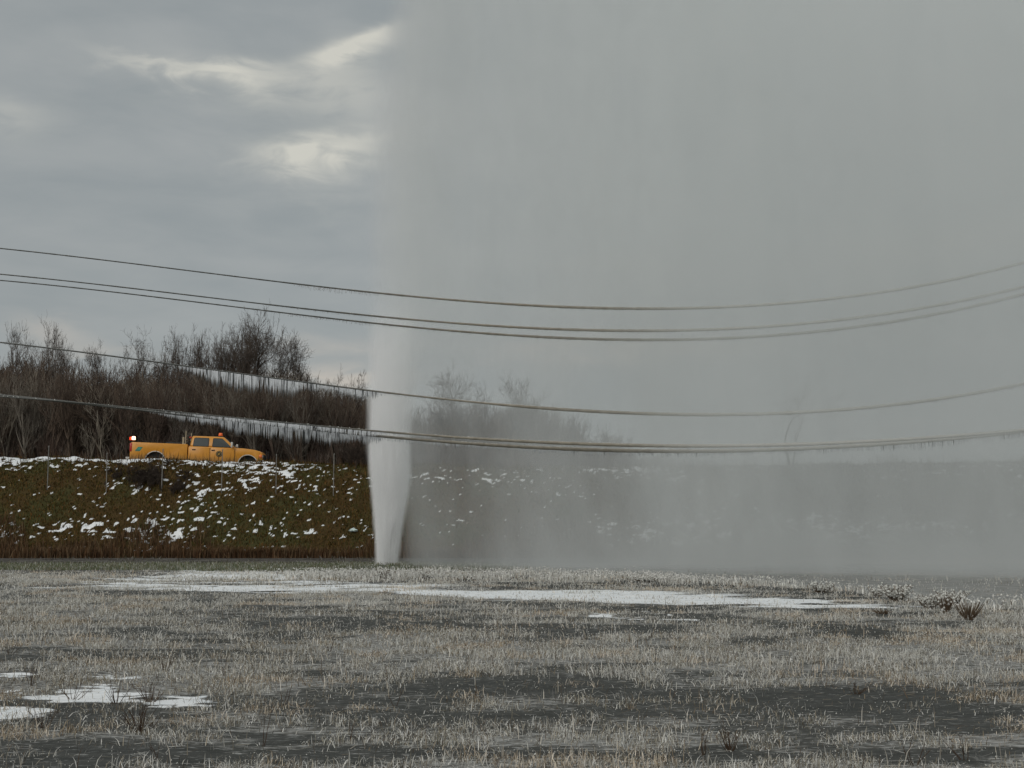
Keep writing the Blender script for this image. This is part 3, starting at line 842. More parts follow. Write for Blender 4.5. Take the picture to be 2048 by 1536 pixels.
def rounded(pts, r=.05, n=3):
    out = []
    for i in range(len(pts)):
        p = Vector((*pts[i], 0)); a = Vector((*pts[i - 1], 0)); b = Vector((*pts[(i + 1) % len(pts)], 0))
        u = (a - p).normalized() * r; v = (b - p).normalized() * r
        for k in range(n + 1):
            t_ = k / n; q_ = (p + u) * (1 - t_) ** 2 + p * 2 * t_ * (1 - t_) + (p + v) * t_ ** 2
            out.append((q_.x, q_.y))
    return out
rear_win = [(3.08, 1.43), (3.80, 1.43), (3.80, 1.82), (3.12, 1.82)]
front_win = [(4.03, 1.43), (4.93, 1.43), (4.86, 1.50), (4.50, 1.82), (4.05, 1.82)]
for s in (-1, 1):
    for nm, win, dx0, dx1 in (('rear_door', rear_win, 2.98, 3.90), ('front_door', front_win, 3.93, 5.12)):
        bm = bmesh.new()
        # door skin: a slightly proud panel below the windows, gaps show as shut lines
        prism(bm, [(dx0, .56), (dx0, 1.36), (dx1, 1.36), (dx1, .80) if nm == 'front_door' else (dx1, .56), (dx1 - .02, .56)], s * (HW + .004), s * (HW - .02))
        d = bm_obj(nm, bm, P, truck, .008)
        side_panel('window_seal', rounded([(x + (.03 if x > (dx0 + dx1) / 2 else -.03), z + (.028 if z > 1.6 else -.025)) for x, z in win]), D, d, .006, .016, s)
        side_panel('window', rounded(win, .035), GL, d, .012, .008, s)
        bm = bmesh.new(); box(bm, (dx0 + .14, s * (HW + .016), 1.235), (.17, .03, .045)); bm_obj('handle', bm, D, d, .006)
    # shut lines
    bm = bmesh.new(); box(bm, (3.915, s * (HW + .001), .96), (.018, .01, .80)); bm_obj('shut_line', bm, D, truck)
    bm = bmesh.new(); box(bm, (5.135, s * (HW + .001), 1.05), (.014, .01, .66)); bm_obj('shut_line', bm, D, truck)
    # rocker strip of grime
    # wheel-arch trim
    for (cx, cz, r), nm in ((RA, 'arch_trim'), (FA, 'arch_trim')):
        bm = bmesh.new(); pts = arch(cx, cz, r, 16, .52); po = arch(cx, cz, r + .035, 16, .52)
        prof_ = pts + list(reversed(po)); 
        for i in range(len(pts) - 1):
            q_ = [bm.verts.new((x, s * (HW + .018), z)) for x, z in (pts[i], pts[i + 1], po[i + 1], po[i])]
            w_ = [bm.verts.new((x, s * (HW - .03), z)) for x, z in (pts[i], pts[i + 1], po[i + 1], po[i])]
            bm.faces.new(q_); bm.faces.new((q_[0], q_[1], w_[1], w_[0])); bm.faces.new((q_[2], q_[3], w_[3], w_[2]))
        bmesh.ops.remove_doubles(bm, verts=bm.verts, dist=.0005)
        bm_obj(nm, bm, CH, truck)
    # wheels
    for cx in (1.25, 5.80):
        bm = bmesh.new(); cyl(bm, (cx, s * .83, .41), .41, .26, seg=40); w = bm_obj('wheel', bm, TIRE, truck, .04)
        bm = bmesh.new(); cyl(bm, (cx, s * .955, .41), .21, .04, seg=24); cyl(bm, (cx, s * .975, .41), .07, .05, seg=12); bm_obj('rim', bm, STEEL, w, .01)
        bm = bmesh.new(); box(bm, (cx, s * .62, .80), (1.0, .30, .52)); bm_obj('wheel_well', bm, D, truck)
    # lamps, mirrors
    bm = bmesh.new(); box(bm, (.035, s * (HW - .045), 1.24), (.11, .11, .42)); bm_obj('tail_lamp', bm, RED, truck, .012)
    bm = bmesh.new(); box(bm, (6.49, s * .72, 1.0), (.07, .34, .15)); bm_obj('headlight', bm, simple('lamp_glass', (.5, .5, .48), .15, .6), truck, .012)
    bm = bmesh.new(); box(bm, (6.42, s * (HW - .055), 1.02), (.14, .10, .13)); bm_obj('turn_signal', bm, AMB, truck, .012)
    bm = bmesh.new(); box(bm, (4.99, s * (HW + .10), 1.53), (.09, .19, .27)); box(bm, (5.02, s * (HW - .01), 1.43), (.04, .14, .04)); bm_obj('side_mirror', bm, CH, truck, .02)
# windscreen, rear window
def quad_panel(name, P4, mat, parent):
    bm = bmesh.new(); bm.faces.new([bm.verts.new(p) for p in P4]); r = bmesh.ops.extrude_face_region(bm, geom=bm.faces[:])
    bmesh.ops.translate(bm, vec=(.012 if P4[0][0] > 4 else -.012, 0, .008), verts=[v for v in r['geom'] if isinstance(v, bmesh.types.BMVert)])
    return bm_obj(name, bm, mat, parent)
quad_panel('windscreen', [(5.10, -.80, 1.44), (5.10, .80, 1.44), (4.59, .66, 1.88), (4.59, -.66, 1.88)], GL, truck)
quad_panel('rear_window', [(2.895, -.72, 1.47), (2.895, .72, 1.47), (2.955, .62, 1.82), (2.955, -.62, 1.82)], GL, truck)
bm = bmesh.new(); box(bm, (6.535, 0, 1.0), (.03, 1.10, .24)); bm_obj('grille', bm, D, truck, .01)
bm = bmesh.new(); box(bm, (6.58, 0, .70), (.14, 1.95, .26)); bm_obj('front_bumper', bm, D, truck, .03)
bm = bmesh.new(); box(bm, (6.66, -.55, 1.02), (.04, .05, .62)); box(bm, (6.66, .55, 1.02), (.04, .05, .62)); box(bm, (6.66, 0, 1.27), (.04, 1.2, .05)); box(bm, (6.66, 0, .98), (.03, 1.2, .04)); bm_obj('brush_guard', bm, D, truck, .01)
bm = bmesh.new(); box(bm, (-.12, 0, .66), (.18, 1.86, .20)); bm_obj('rear_bumper', bm, CH, truck, .03)
# roof beacon
bm = bmesh.new(); cyl(bm, (4.28, -.1, 1.965), .125, .06, 'Z'); rb = bm_obj('roof_beacon', bm, D, truck, .01)
bm = bmesh.new(); cyl(bm, (4.28, -.1, 2.075), .115, .16, 'Z', r2=.085); bm_obj('beacon_lens', bm, simple('orange_beacon', (.9, .16, .03), .3, .4), rb, .03)
# high brake light at the back of the roof
bm = bmesh.new(); box(bm, (2.84, 0, 1.86), (.12, .9, .07)); bm_obj('brake_light', bm, RED, truck, .01)
# rear warning light on a post, lit
bm = bmesh.new(); box(bm, (.10, -.88, 1.53), (.05, .05, .12)); wl = bm_obj('warning_light', bm, D, truck)
bm = bmesh.new(); cyl(bm, (.13, -.88, 1.70), .095, .17, 'Z', 20, .085)
bm_obj('lit_lens', bm, simple('lit_white_lens', (1, .7, .5), .3, .4, emit=(1, .62, .35), estr=4.0), wl, .03)
bm = bmesh.new(); cyl(bm, (.0, -.86, 1.68), .085, .15, 'Z', 20, .07)
bm_obj('red_lens', bm, simple('lit_red_lens', (.8, .05, .02), .3, .4, emit=(1, .06, .01), estr=.9), wl, .02)
# rack behind the cab, whip post
bm = bmesh.new()
for yy in (-.86, .86): cyl(bm, (2.68, yy, 1.82), .022, .66, 'Z', 10)
cyl(bm, (2.68, 0, 1.72), .02, 1.72, 'Y', 10); cyl(bm, (2.56, -.80, 1.66), .05, .36, 'Z', 12); box(bm, (2.60, -.86, 1.50), (.14, .08, .05))
bm_obj('headache_rack', bm, simple('grey_rack', (.40, .33, .22), .5, .4), truck)
# dark toolbox and gear in the bed
bm = bmesh.new(); box(bm, (2.15, 0, 1.40), (.95, 1.6, .34)); bm_obj('tool_box', bm, D, truck, .03)
bm = bmesh.new(); box(bm, (2.46, .2, 1.66), (.12, .5, .30)); bm_obj('gear_case', bm, simple('dark_blue_case', (.03, .04, .06), .5), truck, .02)
# green slanted emblem on the bed side, round seal on the front door
bm = bmesh.new(); prism(bm, [(.24, 1.06), (.48, 1.06), (.62, 1.27), (.38, 1.27)], -(HW + .004), -(HW + .0)); prism(bm, [(.30, 1.12), (.50, 1.12), (.56, 1.20), (.36, 1.20)], -(HW + .007), -(HW + .004))
e1 = bm_obj('green_emblem', bm, simple('green_decal', (.05, .23, .17), .5, .3, var=.45, scale=9), truck)
bm = bmesh.new(); cyl(bm, (4.37, -(HW + .008), 1.06), .155, .01, seg=32); sl_ = bm_obj('round_seal', bm, simple('dark_seal', (.035, .032, .02), .5, .3), truck)
bm = bmesh.new()
r = bmesh.ops.create_cone(bm, cap_ends=False, segments=32, radius1=.125, radius2=.110, depth=.004); bmesh.ops.rotate(bm, cent=(0, 0, 0), matrix=Matrix.Rotation(R(90), 3, 'X'), verts=r['verts']); bmesh.ops.translate(bm, vec=(4.37, -(HW + .016), 1.06), verts=r['verts'])
box(bm, (4.36, -(HW + .015), 1.05), (.09, .004, .07)); box(bm, (4.39, -(HW + .015), 1.10), (.05, .004, .04)); 
bm_obj('seal_ring', bm, simple('seal_gold', (.40, .26, .06), .5), sl_)
# place it: nose slightly away from the camera and downhill
TY = 71.4
YAW, DIP = 4.0, 1.9
zr = at(410, 873.5, TY).z - 1.93 + math.tan(R(DIP)) * 3.6
truck.location = ((266 - 1024) / F * TY, TY, zr)
truck.rotation_euler = (Matrix.Rotation(R(YAW), 3, 'Z') @ Matrix.Rotation(R(DIP), 3, 'Y')).to_euler()
print('truck z', zr, 'road z', [float(terrain(x, 71.0)) + .012 for x in (-18.9, -12.3)])

# ------------------------------------------------------------ overhead cables, glazed with ice
def cable_curve(pts, Y):
    P_ = np.array([tuple(at(px, py, Y)) for px, py in pts])
    o = np.argsort(P_[:, 0]); P_ = P_[o]
    # sag as a low-order polynomial: smooth like a hanging cable
    c = np.polyfit(P_[:, 0], P_[:, 2], 4)
    xsn = np.linspace(-20.5, 20.5, 900)
    z = np.polyval(c, xsn)
    # beyond the frame carry on along a parabola
    def ext(x0, sgn, n=60):
        z0 = np.polyval(c, x0); s0 = np.polyval(np.polyder(c), x0)
        t_ = np.linspace(.15, 26, n); return x0 + sgn * t_, z0 + s0 * sgn * t_ + .0018 * t_ ** 2
    xl, zl = ext(-20.5, -1); xr, zr_ = ext(20.5, 1)
    X = np.concatenate([xl[::-1], xsn, xr]); Z = np.concatenate([zl[::-1], z, zr_])
    return X, Z
def smooth_radius(X, stops):
    pxs = 1024 + F * X / 45.5
    return np.interp(pxs, [s[0] for s in stops], [s[1] for s in stops]) / (F / 45.5) / 2
M_cable = simple('dark_cable', (.022, .022, .022), .6, .3)
def ice_mat():
    m, t, b = material('grimy_ice_glaze')
    tcn = t.nodes.new('ShaderNodeTexCoord'); x, y, z = split(t, tcn.outputs['Object'])
    n = noise(t, tcn.outputs['Object'], 5, 5, .65); nf = noise(t, tcn.outputs['Object'], 40, 3, .6)
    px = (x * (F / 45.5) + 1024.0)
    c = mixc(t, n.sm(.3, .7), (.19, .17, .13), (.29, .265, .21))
    c = mixc(t, px.sm(1200, 1500), c, (.47, .46, .425))  # paler ice to the right; fading into the mist also put into this colour
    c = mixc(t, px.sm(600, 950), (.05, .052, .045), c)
    c = mixc(t, nf.sm(.60, .72) * .6, c, (.62, .62, .58))
    t.links.new(c, b.inputs['Base Color']); b.inputs['Roughness'].default_value = .35
    return m
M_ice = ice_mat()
M_icicle = simple('white_icicle', (.64, .66, .68), .25, .5, var=.1, scale=20)
M_dark = simple('clear_dark_icicle', (.045, .05, .05), .15, .6)  # opaque dark grey stands in for the dark refracted through clear ice
M_rime = simple('rime_crust', (.62, .62, .58), .6, .3, var=.15, scale=30)
def cone_arrays(X, Z, Y, L, Rr, jit=.25, sides=5):
    n = len(X)
    V = np.zeros((n, sides * 2 + 1, 3)); wob = rng.normal(size=(n, 2)) * .006
    for i in range(sides):
        a = 2 * np.pi * i / sides
        V[:, i] = np.stack([X + math.cos(a) * Rr, Y + math.sin(a) * Rr, Z], -1)
        V[:, sides + i] = np.stack([X + wob[:, 0] + math.cos(a) * Rr * .72, Y + math.sin(a) * Rr * .72, Z - L * .5], -1)
    V[:, -1] = np.stack([X + wob[:, 1], Y, Z - L], -1)
    b = np.arange(n)[:, None] * (sides * 2 + 1)
    Q = np.concatenate([b + np.array([[i, (i + 1) % sides, sides + (i + 1) % sides, sides + i]]) for i in range(sides)])
    T_ = np.concatenate([b + np.array([[sides + i, sides + (i + 1) % sides, 2 * sides]]) for i in range(sides)])
    return V, Q, T_
def cable(label, pts, Y, stops, fringe, crust=0.0, seed=0, nind=0):
    root = empty('ice_covered_cable', (0, Y, 0)); tag(root, label, 'cable', 'ice-covered cables overhead')
    X, Z = cable_curve(pts, Y)
    r = smooth_radius(X, stops)
    nz = fbm(X * 7.0, X * 0 + seed * 3.1, 3, seed)
    rI = r * (.82 + .36 * nz)
    def tube(name, rad, mat, sides=10):
        n = len(X); V = np.zeros((n, sides, 3))
        for i in range(sides):
            a = 2 * np.pi * i / sides
            V[:, i] = np.stack([X, np.cos(a) * rad, Z + np.sin(a) * rad], -1)
        g = np.arange(n * sides).reshape(n, sides)
        Q = np.stack([g[:-1], np.roll(g[:-1], -1, 1), np.roll(g[1:], -1, 1), g[1:]], -1).reshape(-1, 4)
        return link(name, npmesh(name, V, quads=Q, smooth=True), mat, root)
    tube('wire', np.full(len(X), .009), M_cable, 6)
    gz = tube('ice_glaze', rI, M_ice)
    # icicles hanging from the glaze
    fx = [f[0] for f in fringe]; fl_ = [f[1] for f in fringe]; fd = [f[2] for f in fringe]
    n = 9400
    xi = rng.uniform(-23, 23, n); pxi = 1024 + F * xi / Y
    Lm = np.interp(pxi, fx, fl_) / (F / Y); Dm = np.interp(pxi, fx, fd)
    gap = vnoise(xi * 4.2, xi * 0 + seed, 3, 3)      # irregular bare gaps
    k = (rng.random(n) < Dm * (.35 + .65 * sstep(.12, .3, gap))) & (Lm > .008)
    xi, Lm, pxi = xi[k], Lm[k], pxi[k]
    lump = .55 + .9 * fbm(xi * 1.6, xi * 0, 3, seed + 5)
    Li = Lm * lump * rng.uniform(.15, 1.25, len(xi))
    Ri = np.clip(.0045 + Li * .022, .005, .013)
    zi = np.interp(xi, X, Z) - np.interp(xi, X, rI) * .6
    dark = (rng.random(len(xi)) < .055) & (Li > .16)
    Li[dark] *= 1.12; Ri[dark] *= 1.15
    yj = rng.normal(size=len(xi)) * .006; yj[dark] -= .022
    order = np.argsort(-Li)
    ind = order[:nind]; rest = order[nind:]
    for i in ind:
        V, Q, T_ = cone_arrays(np.zeros(1), np.zeros(1), np.zeros(1), Li[i:i + 1], Ri[i:i + 1])
        o = link('icicle', npmesh('icicle', V, quads=Q, tris=T_, smooth=True), M_dark if dark[i] else M_icicle, root)
        o.location = (xi[i], yj[i], zi[i])
        if dark[i]: o['label'] = 'dark clear icicle'
    if len(rest):
        V, Q, T_ = cone_arrays(xi[rest], zi[rest], yj[rest], Li[rest], Ri[rest])
        mi = np.concatenate([np.tile(dark[rest], 5), np.tile(dark[rest], 5)]).astype(int)
        o = link('icicle_fringe', npmesh('icicle_fringe', V, quads=Q, tris=T_, smooth=True, matidx=mi), [M_icicle, M_dark], root); o['kind'] = 'stuff'
    # rime nubs standing on the glaze
    if crust:
        n = int(crust); xc = rng.uniform(-21, 22, n); pc_ = 1024 + F * xc / Y
        k = rng.random(n) < np.interp(pc_, [600, 900, 1100, 2048], [.05, .4, 1, 1]); xc = xc[k]
        rc = np.interp(xc, X, rI); a = rng.uniform(.25 * np.pi, .75 * np.pi, len(xc))
        L = rng.uniform(.012, .035, len(xc))
        V, Q, T_ = cone_arrays(xc, np.interp(xc, X, Z) + rc * .8, np.cos(a) * rc * .6, -L, np.full(len(xc), .012))
        o = link('rime_crust', npmesh('rime_crust', V, quads=Q, tris=T_, smooth=True), M_rime, root); o['kind'] = 'stuff'
    return root
thin = [(-400, 2.2), (500, 2.6), (900, 4.0), (980, 4.6), (1150, 5.6), (1500, 5.6), (2048, 6), (2600, 6)]
cable('topmost of the ice-covered cables, alone above the middle pair', [(0, 496), (250, 527), (640, 573), (800, 589), (960, 603), (1150, 615), (1290, 619), (1400, 617), (1600, 604), (1800, 576), (2048, 526)], 45.0, thin,
      [(-500, 0, 0), (560, 0, 0), (620, 9, .5), (700, 7, .4), (800, 3, .3), (960, 4, .3), (1400, 3, .3), (2048, 4, .3)], 1500, 1)
cable('upper cable of the close middle pair', [(0, 548), (300, 582), (640, 620), (850, 641), (960, 649), (1150, 660), (1300, 663), (1500, 655), (1700, 637), (1900, 605), (2048, 574)], 45.3, thin,
      [(-500, 0, 0), (450, 0, 0), (640, 4, .4), (800, 3, .3), (1400, 4, .3), (2048, 5, .4)], 1500, 2)
cable('lower cable of the close middle pair', [(0, 560), (300, 594), (500, 619), (680, 638), (850, 654), (1000, 667), (1200, 679), (1320, 682), (1450, 680), (1700, 653), (1900, 620), (2048, 590)], 45.9, thin,
      [(-500, 0, 0), (420, 0, 0), (560, 5, .35), (700, 5, .4), (1000, 4, .3), (2048, 5, .4)], 1500, 3)
cable('second cable from the bottom, fringed with long icicles on its left half', [(0, 684), (200, 710), (400, 737), (640, 770), (740, 780), (830, 789), (1000, 808), (1200, 825), (1400, 832), (1600, 825), (1850, 798), (2048, 769)], 45.6,
      [(-400, 3), (300, 3), (640, 3.5), (950, 4), (1060, 6.5), (1400, 7), (2048, 6.5), (2600, 7)],
      [(-500, 0, 0), (300, 0, 0), (350, 6, .3), (410, 20, .8), (470, 30, 1), (560, 31, 1), (590, 22, 1), (620, 16, 1), (735, 17, 1), (770, 6, .5), (900, 3, .3), (1600, 4, .3), (2048, 6, .4)], 1300, 4, 100)
cable('lowest ice-covered cable, fringed with icicles in front of the wood', [(0, 790), (150, 805), (300, 824), (500, 846), (640, 860), (740, 869), (1000, 889), (1200, 901), (1350, 905), (1500, 902), (1700, 891), (1850, 880), (2048, 864)], 44.6,
      [(-400, 5), (100, 5), (300, 4.5), (740, 5), (1000, 6.5), (1300, 7.5), (2048, 7), (2600, 7)],
      [(-500, 0, 0), (285, 0, 0), (320, 7, .3), (430, 20, .9), (520, 27, 1), (640, 24, 1), (735, 20, 1), (770, 8, .6), (1000, 8, .6), (1200, 10, .7), (1500, 7, .5), (1750, 10, .45), (1900, 12, .5), (2048, 10, .5)], 1800, 5, 100)
cable('short-sagging cable just above the lowest one', [(0, 792), (150, 806), (300, 820), (500, 838), (740, 860), (900, 872), (1000, 879), (1150, 888), (1300, 895), (1450, 893), (1600, 886), (1800, 878), (2048, 861)], 44.2,
      [(-400, 2.5), (250, 2.5), (500, 3), (740, 3.5), (1000, 6), (1300, 7), (2048, 6), (2600, 6)],
      [(-500, 0, 0), (285, 0, 0), (400, 9, .8), (500, 15, 1), (735, 14, 1), (780, 5, .5), (1000, 4, .4), (2048, 4, .4)], 1800, 6, 0)

# ------------------------------------------------------------ separate ice-laden tufts
def tuft(px, py, w, h, label, dark=.3, ice=1.0, seed=0, n=70):
    r_ = np.random.default_rng(seed)
    X, Y = [float(v) for v in pgx(px, py)]
    z = float(terrain(X, Y))
    root = empty('iced_grass_tuft', (X, Y, z)); tag(root, label, 'grass tuft', 'ice-laden grass tufts')
    a = r_.random(n) * 6.283; rad = w * .5 * np.sqrt(r_.random(n)); ln = r_.uniform(.1, .75, n); hh = h * r_.uniform(.5, 1, n)
    bx, by = np.cos(a) * rad * .15, np.sin(a) * rad * .15
    tx, ty = np.cos(a) * (rad * .8 + ln * hh * .4), np.sin(a) * (rad * .8 + ln * hh * .4)
    segs = np.stack([bx, by, 0 * a - .02, tx, ty, hh, 0 * a + .006, 0 * a + .003], -1)
    V, Q = tube_arrays(segs, 4)
    link('stems', npmesh('stems', V, quads=Q), simple('brown_stems', (.12, .085, .055), .8, .2) if seed < 1 else bpy.data.materials['brown_stems'], root)
    if ice > 0:
        bm = bmesh.new()
        for k in range(int(n * 3.2 * ice)):
            i = k % n; t_ = r_.uniform(.3, 1.05)
            c = Vector((bx[i] + (tx[i] - bx[i]) * t_, by[i] + (ty[i] - by[i]) * t_, hh[i] * t_))
            rr = r_.uniform(.010, .030) * (.6 + h)
            q_ = bmesh.ops.create_icosphere(bm, subdivisions=1, radius=rr * r_.uniform(.6, 1.25))
            bmesh.ops.translate(bm, vec=c, verts=q_['verts'])
        o = bm_obj('ice_knobs', bm, M_rime, root)
        for p in o.data.polygons: p.use_smooth = True
TUFTS = [
    (1792, 1203, .75, .36, 'largest white ice-laden grass tuft at the right end of the snow strip', 1, 110),
    (1756, 1194, .5, .26, 'small white tuft just left of the largest one', 1, 60),
    (1860, 1217, .6, .30, 'dark-cored ice-laden tuft right of the largest white one', .8, 90),
    (1893, 1226, .36, .36, 'narrow dark-stemmed tuft between two rounder ones on the right', .2, 60),
    (1905, 1208, .8, .26, 'wide white knobbly tuft behind the narrow dark-stemmed one', 1, 90),
    (1938, 1240, .55, .32, 'dark brown spiky tuft, rightmost near the water edge', .03, 90),
    (1643, 1184, .8, .26, 'pale iced hummock in the mist beyond the snow strip', 1, 80),
    (768, 1160, .5, .30, 'brown and white tuft at the foot of the water jet', .7, 80),
    (849, 1158, .4, .26, 'thin brown tuft right of the foot of the water jet', .6, 50),
    (1290, 1163, .9, .16, 'long low row of white iced clumps where the mist begins', 1, 110),
    (1765, 1228, .5, .08, 'flat dark tuft lying on the ice below the largest white one', 0, 60),
]
for i, (px, py, w, h, lab, ice, n) in enumerate(TUFTS):
    tuft(px, py, w, h, lab, ice=ice, seed=i, n=n)

# dark dead weeds standing in the near field
M_weed = simple('dead_weed', (.075, .052, .036), .9, .1, var=.3, scale=8)
def weed(px, py, h, label, n=7, seed=0, spread=.18, branchy=True):
    r_ = random.Random(900 + seed)
    X, Y = [float(v) for v in pgx(px, py)]
    root = empty('dead_weed', (X, Y, float(terrain(X, Y)))); tag(root, label, 'weed', 'dark dead weeds in the near field')
    segs = []
    for k in range(n):
        ox, oy = r_.gauss(0, spread), r_.gauss(0, spread * .6)
        p = Vector((ox * .12, oy * .12, -.01)); d = Vector((ox / h * .8 + r_.gauss(0, .1), oy / h * .8, 1)).normalized()
        hh = h * r_.uniform(.45, 1); r0 = .0035
        for i in range(4):
            q_ = p + d * hh / 4; segs.append((*p, *q_, r0, r0 * .8)); 
            if branchy and i > 0 and r_.random() < .6:
                bd = (d + Vector((r_.gauss(0, .7), r_.gauss(0, .7), .1))).normalized(); segs.append((*q_, *(q_ + bd * hh * .18), r0 * .7, r0 * .4))
            p = q_; d = (d + Vector((r_.gauss(0, .12), r_.gauss(0, .12), 0))).normalized(); r0 *= .82
    V, Q = tube_arrays(np.array(segs), 4)
    link('stems', npmesh('stems', V, quads=Q), M_weed, root)
WEEDS = [
    (278, 1462, .30, 'widest clump of dark dead weeds, standing in front of the snow patch', 26, .20), (232, 1405, .26, 'dark forked weed on the near snow patch', 9, .10), (62, 1372, .30, 'tall thin weed at the left edge of the snow patch', 5, .07),
    (145, 1395, .20, 'low weed in the middle of the near snow patch', 7, .12), (330, 1345, .22, 'small dark weed behind the near snow patch', 7, .1), (450, 1352, .22, 'upright dark stem with a thick seed head', 3, .03),
    (18, 1310, .22, 'small dark weed at the far left edge of the field', 5, .09), (570, 1412, .22, 'pair of dark stems right of the near snow patch', 3, .06), (300, 1400, .24, 'brown bushy weed on the right half of the snow patch', 18, .16),
    (525, 1490, .28, 'bent twig-like weed near the bottom of the field', 2, .05), (660, 1300, .2, 'tiny dark weed in the middle distance', 4, .06), (790, 1408, .2, 'lone dark stalk on the bare ice', 2, .05),
    (315, 1522, .16, 'short dark stub at the bottom left', 3, .04), (1405, 1505, .24, 'dark weed near the bottom right of centre', 5, .1), (1460, 1500, .2, 'rust-brown low weed at the bottom', 14, .1),
    (700, 1480, .2, 'pair of short dark stalks at the bottom centre', 3, .03), (1930, 1520, .22, 'thin weed at the bottom right corner', 5, .1), (1710, 1385, .16, 'low green-brown weed on the frosty belt', 12, .14),
    (1830, 1530, .26, 'leaning weed at the bottom, left of the corner one', 4, .1), (90, 1455, .2, 'small brown weed below the left end of the snow', 9, .12),
]
for i, (px, py, h, lab, n, sp) in enumerate(WEEDS): weed(px, py, h, lab, n, i, sp)

# ------------------------------------------------------------ the water jet and its wind-blown spray
# core: strands of white water thrown up from the break
JY = 49.0
def jet_edges_z(z):
    l = -4.66 - .33 * sstep(0, 4.5, z) - .16 * sstep(4.5, 12, z) + .70 * sstep(14.5, 21.5, z)
    r = -3.86 + .42 * sstep(0, 3.5, z) + 1.6 * sstep(4, 14, z)
    return l, r
n = 5200
z0 = 7.5 * rng.random(n) ** 1.35; L = .10 + .45 * rng.random(n)
l_, r_ = jet_edges_z(z0); c_ = (l_ + r_) / 2; w_ = (r_ - l_) / 2
a = rng.random(n) * 6.283; q = np.sqrt(rng.random(n)) * .86
x0 = c_ + np.cos(a) * q * w_; y0 = JY + np.sin(a) * q * w_
l2, r2 = jet_edges_z(z0 + L); x1 = (l2 + r2) / 2 + np.cos(a) * q * (r2 - l2) / 2; y1 = JY + np.sin(a) * q * (r2 - l2) / 2
keep = rng.random(n) < 1 - sstep(1.5, 7.5, z0)
segs = np.stack([x0, y0, z0, x1, y1, z0 + L, 0 * a + .004, 0 * a + .006], -1)[keep]
V, Q = tube_arrays(segs, 3)
m, t, b = material('aerated_water'); b.inputs['Base Color'].default_value = (.92, .93, .93, 1); b.inputs['Roughness'].default_value = .3
b.inputs['Subsurface Weight'].default_value = 0.0
jet = link('water_jet', npmesh('water_jet', V, quads=Q), m)
tag(jet, 'white column of water bursting straight up from the ground', 'water jet')

def volume_object(name, lo, hi, vox, density_fn, mat, kind='stuff', label=None):
    ng = bpy.data.node_groups.new(name + '_field', 'GeometryNodeTree')
    ng.interface.new_socket('Geometry', in_out='INPUT', socket_type='NodeSocketGeometry')
    ng.interface.new_socket('Geometry', in_out='OUTPUT', socket_type='NodeSocketGeometry')
    out = ng.nodes.new('NodeGroupOutput'); vc = ng.nodes.new('GeometryNodeVolumeCube')
    vc.inputs['Min'].default_value = lo; vc.inputs['Max'].default_value = hi
    for i, k in enumerate(('Resolution X', 'Resolution Y', 'Resolution Z')): vc.inputs[k].default_value = int((hi[i] - lo[i]) / vox[i])
    pos = ng.nodes.new('GeometryNodeInputPosition')
    x, y, z = split(ng, pos.outputs[0])
    ng.links.new(density_fn(ng, x, y, z, pos.outputs[0]).o, vc.inputs['Density'])
    sm_ = ng.nodes.new('GeometryNodeSetMaterial'); sm_.inputs['Material'].default_value = mat
    ng.links.new(vc.outputs[0], sm_.inputs[0]); ng.links.new(sm_.outputs[0], out.inputs[0])
    vd = bpy.data.volumes.new(name); vd.materials.append(mat)
    o = bpy.data.objects.new(name, vd); col.objects.link(o)
    md = o.modifiers.new('field', 'NODES'); md.node_group = ng
    tag(o, kind=kind); return o
def vol_mat(name, c=(.97, .975, .97), g=.15, k=1.0):
    m = bpy.data.materials.new(name); m.use_nodes = True; t = m.node_tree; t.nodes.clear()
    o = t.nodes.new('ShaderNodeOutputMaterial'); p = t.nodes.new('ShaderNodeVolumePrincipled')
    p.inputs['Color'].default_value = (*c, 1); p.inputs['Density'].default_value = k; p.inputs['Anisotropy'].default_value = g
    t.links.new(p.outputs[0], o.inputs['Volume']); return m
def jet_density(t, x, y, z, P):
    l = -4.66 - .33 * z.sm(0, 4.5) - .16 * z.sm(4.5, 12) + .70 * z.sm(14.5, 21.5)
    r = -3.86 + .42 * z.sm(0, 3.5) + 1.6 * z.sm(4, 14)
    nz = noise(t, join(t, x * .9, y * .9, z * .22), 1.6, 4, .6) - .5
    c = (l + r) * .5; w = (r - l) * .5
    u = (x - c + nz * .34 * z.sm(1, 9)) / w; v = (y - JY) / w
    rho = (u * u + v * v).sqrt()
    core = rho.sm(1.06, .80)
    right = u.sm(.0, 1.0, 1.0, 0.0)             # thins to leeward higher up
    thin_ = 1.0 - (1.0 - right) * z.sm(2.0, 9.0, .25, .85)
    d = z.sm(.0, 5, 5.5, 3.2, 'LINEAR') * z.sm(3.5, 9.5, 1.0, .015)
    streak = noise(t, join(t, x * 3.4, y * 3.4, z * .10), 2.0, 3, .6).sm(.3, .7, .55, 1.4)
    return core * thin_ * d * streak * z.sm(-.1, .05)
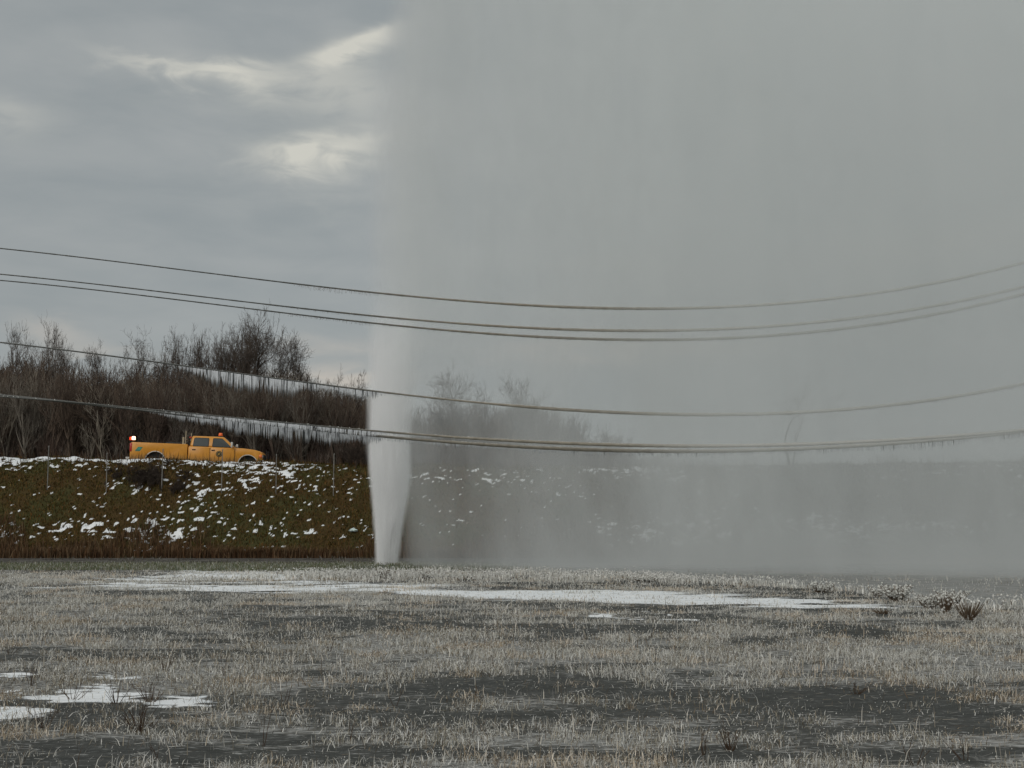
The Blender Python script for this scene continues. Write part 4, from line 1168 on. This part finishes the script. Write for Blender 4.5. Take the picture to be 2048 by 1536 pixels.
volume_object('dense_spray_mist', (-6.2, 46.4, -.1), (.4, 51.8, 24.0), (.085, .17, .16), jet_density, vol_mat('dense_spray', (1.0, 1.0, 1.0), -.4))
def mist_density(t, x, y, z, P):
    l = -4.66 - .33 * z.sm(0, 4.5) - .16 * z.sm(4.5, 12) + .70 * z.sm(14.5, 21.5)
    s = x - l                                     # metres downwind of the edge
    c = s * -.11 + 49.6
    h = (s * .46 + 1.9).mn(11.5)
    v = (y - c) / h
    prof = (v * v).sm(1.0, .1)
    big = noise(t, join(t, x * .55, y * .35, z * .10), .8, 4, .6, .4)
    streak = noise(t, join(t, x * 1.5, y * .9, z * .07), 1.3, 3, .6)
    billow = noise(t, join(t, x * .9 + z * .12, y * .8, z * .42), 1.0, 5, .62, 1.0)
    var = big.sm(.25, .75, .62, 1.38) * streak.sm(.25, .75, .84, 1.16) * billow.sm(.3, .7, .62, 1.38)
    # optical depth wanted along y
    edge_n = (streak - .5) * 1.2
    lowA = s.sm(.4, 2.2, .25, .66) + s.sm(3.0, 8.0, 0, .30) + (s + edge_n).sm(8.9, 10.1, 0, .78) + s.sm(11, 17, 0, -.22)
    hiA = s.sm(.0, 1.6, .2, 1.25) + s.sm(4, 12, 0, .9)
    od = lowA + (hiA - lowA) * z.sm(4.5, 11.0)
    gap = s.sm(1.6, 2.6) * s.sm(4.6, 3.2) * z.sm(9, 3) * -.22
    d = (od + gap) / (h * 1.25)
    low = (z * -1.3).exp() * s.sm(1.0, 7.0) * .16
    wisp = noise(t, join(t, x * .5, y * .9, z * 1.1 - x * 1.5), 1.5, 5, .65)
    ramp = (s + (wisp - .5) * 1.1 * z.sm(4, 11) - .12 * z.sm(4, 11)).sm(-.05, z.sm(4, 16, .2, .5))
    lowramp = z.sm(3, 8) + (1.0 - z.sm(3, 8)) * s.sm(.6, 1.4)
    return (d * var + low) * prof * ramp * lowramp
volume_object('drifting_mist', (-6.0, 33.5, -.15), (31, 61.5, 26.0), (.17, .5, .3), mist_density, vol_mat('drifting_spray', (.915, .932, .930), .0))
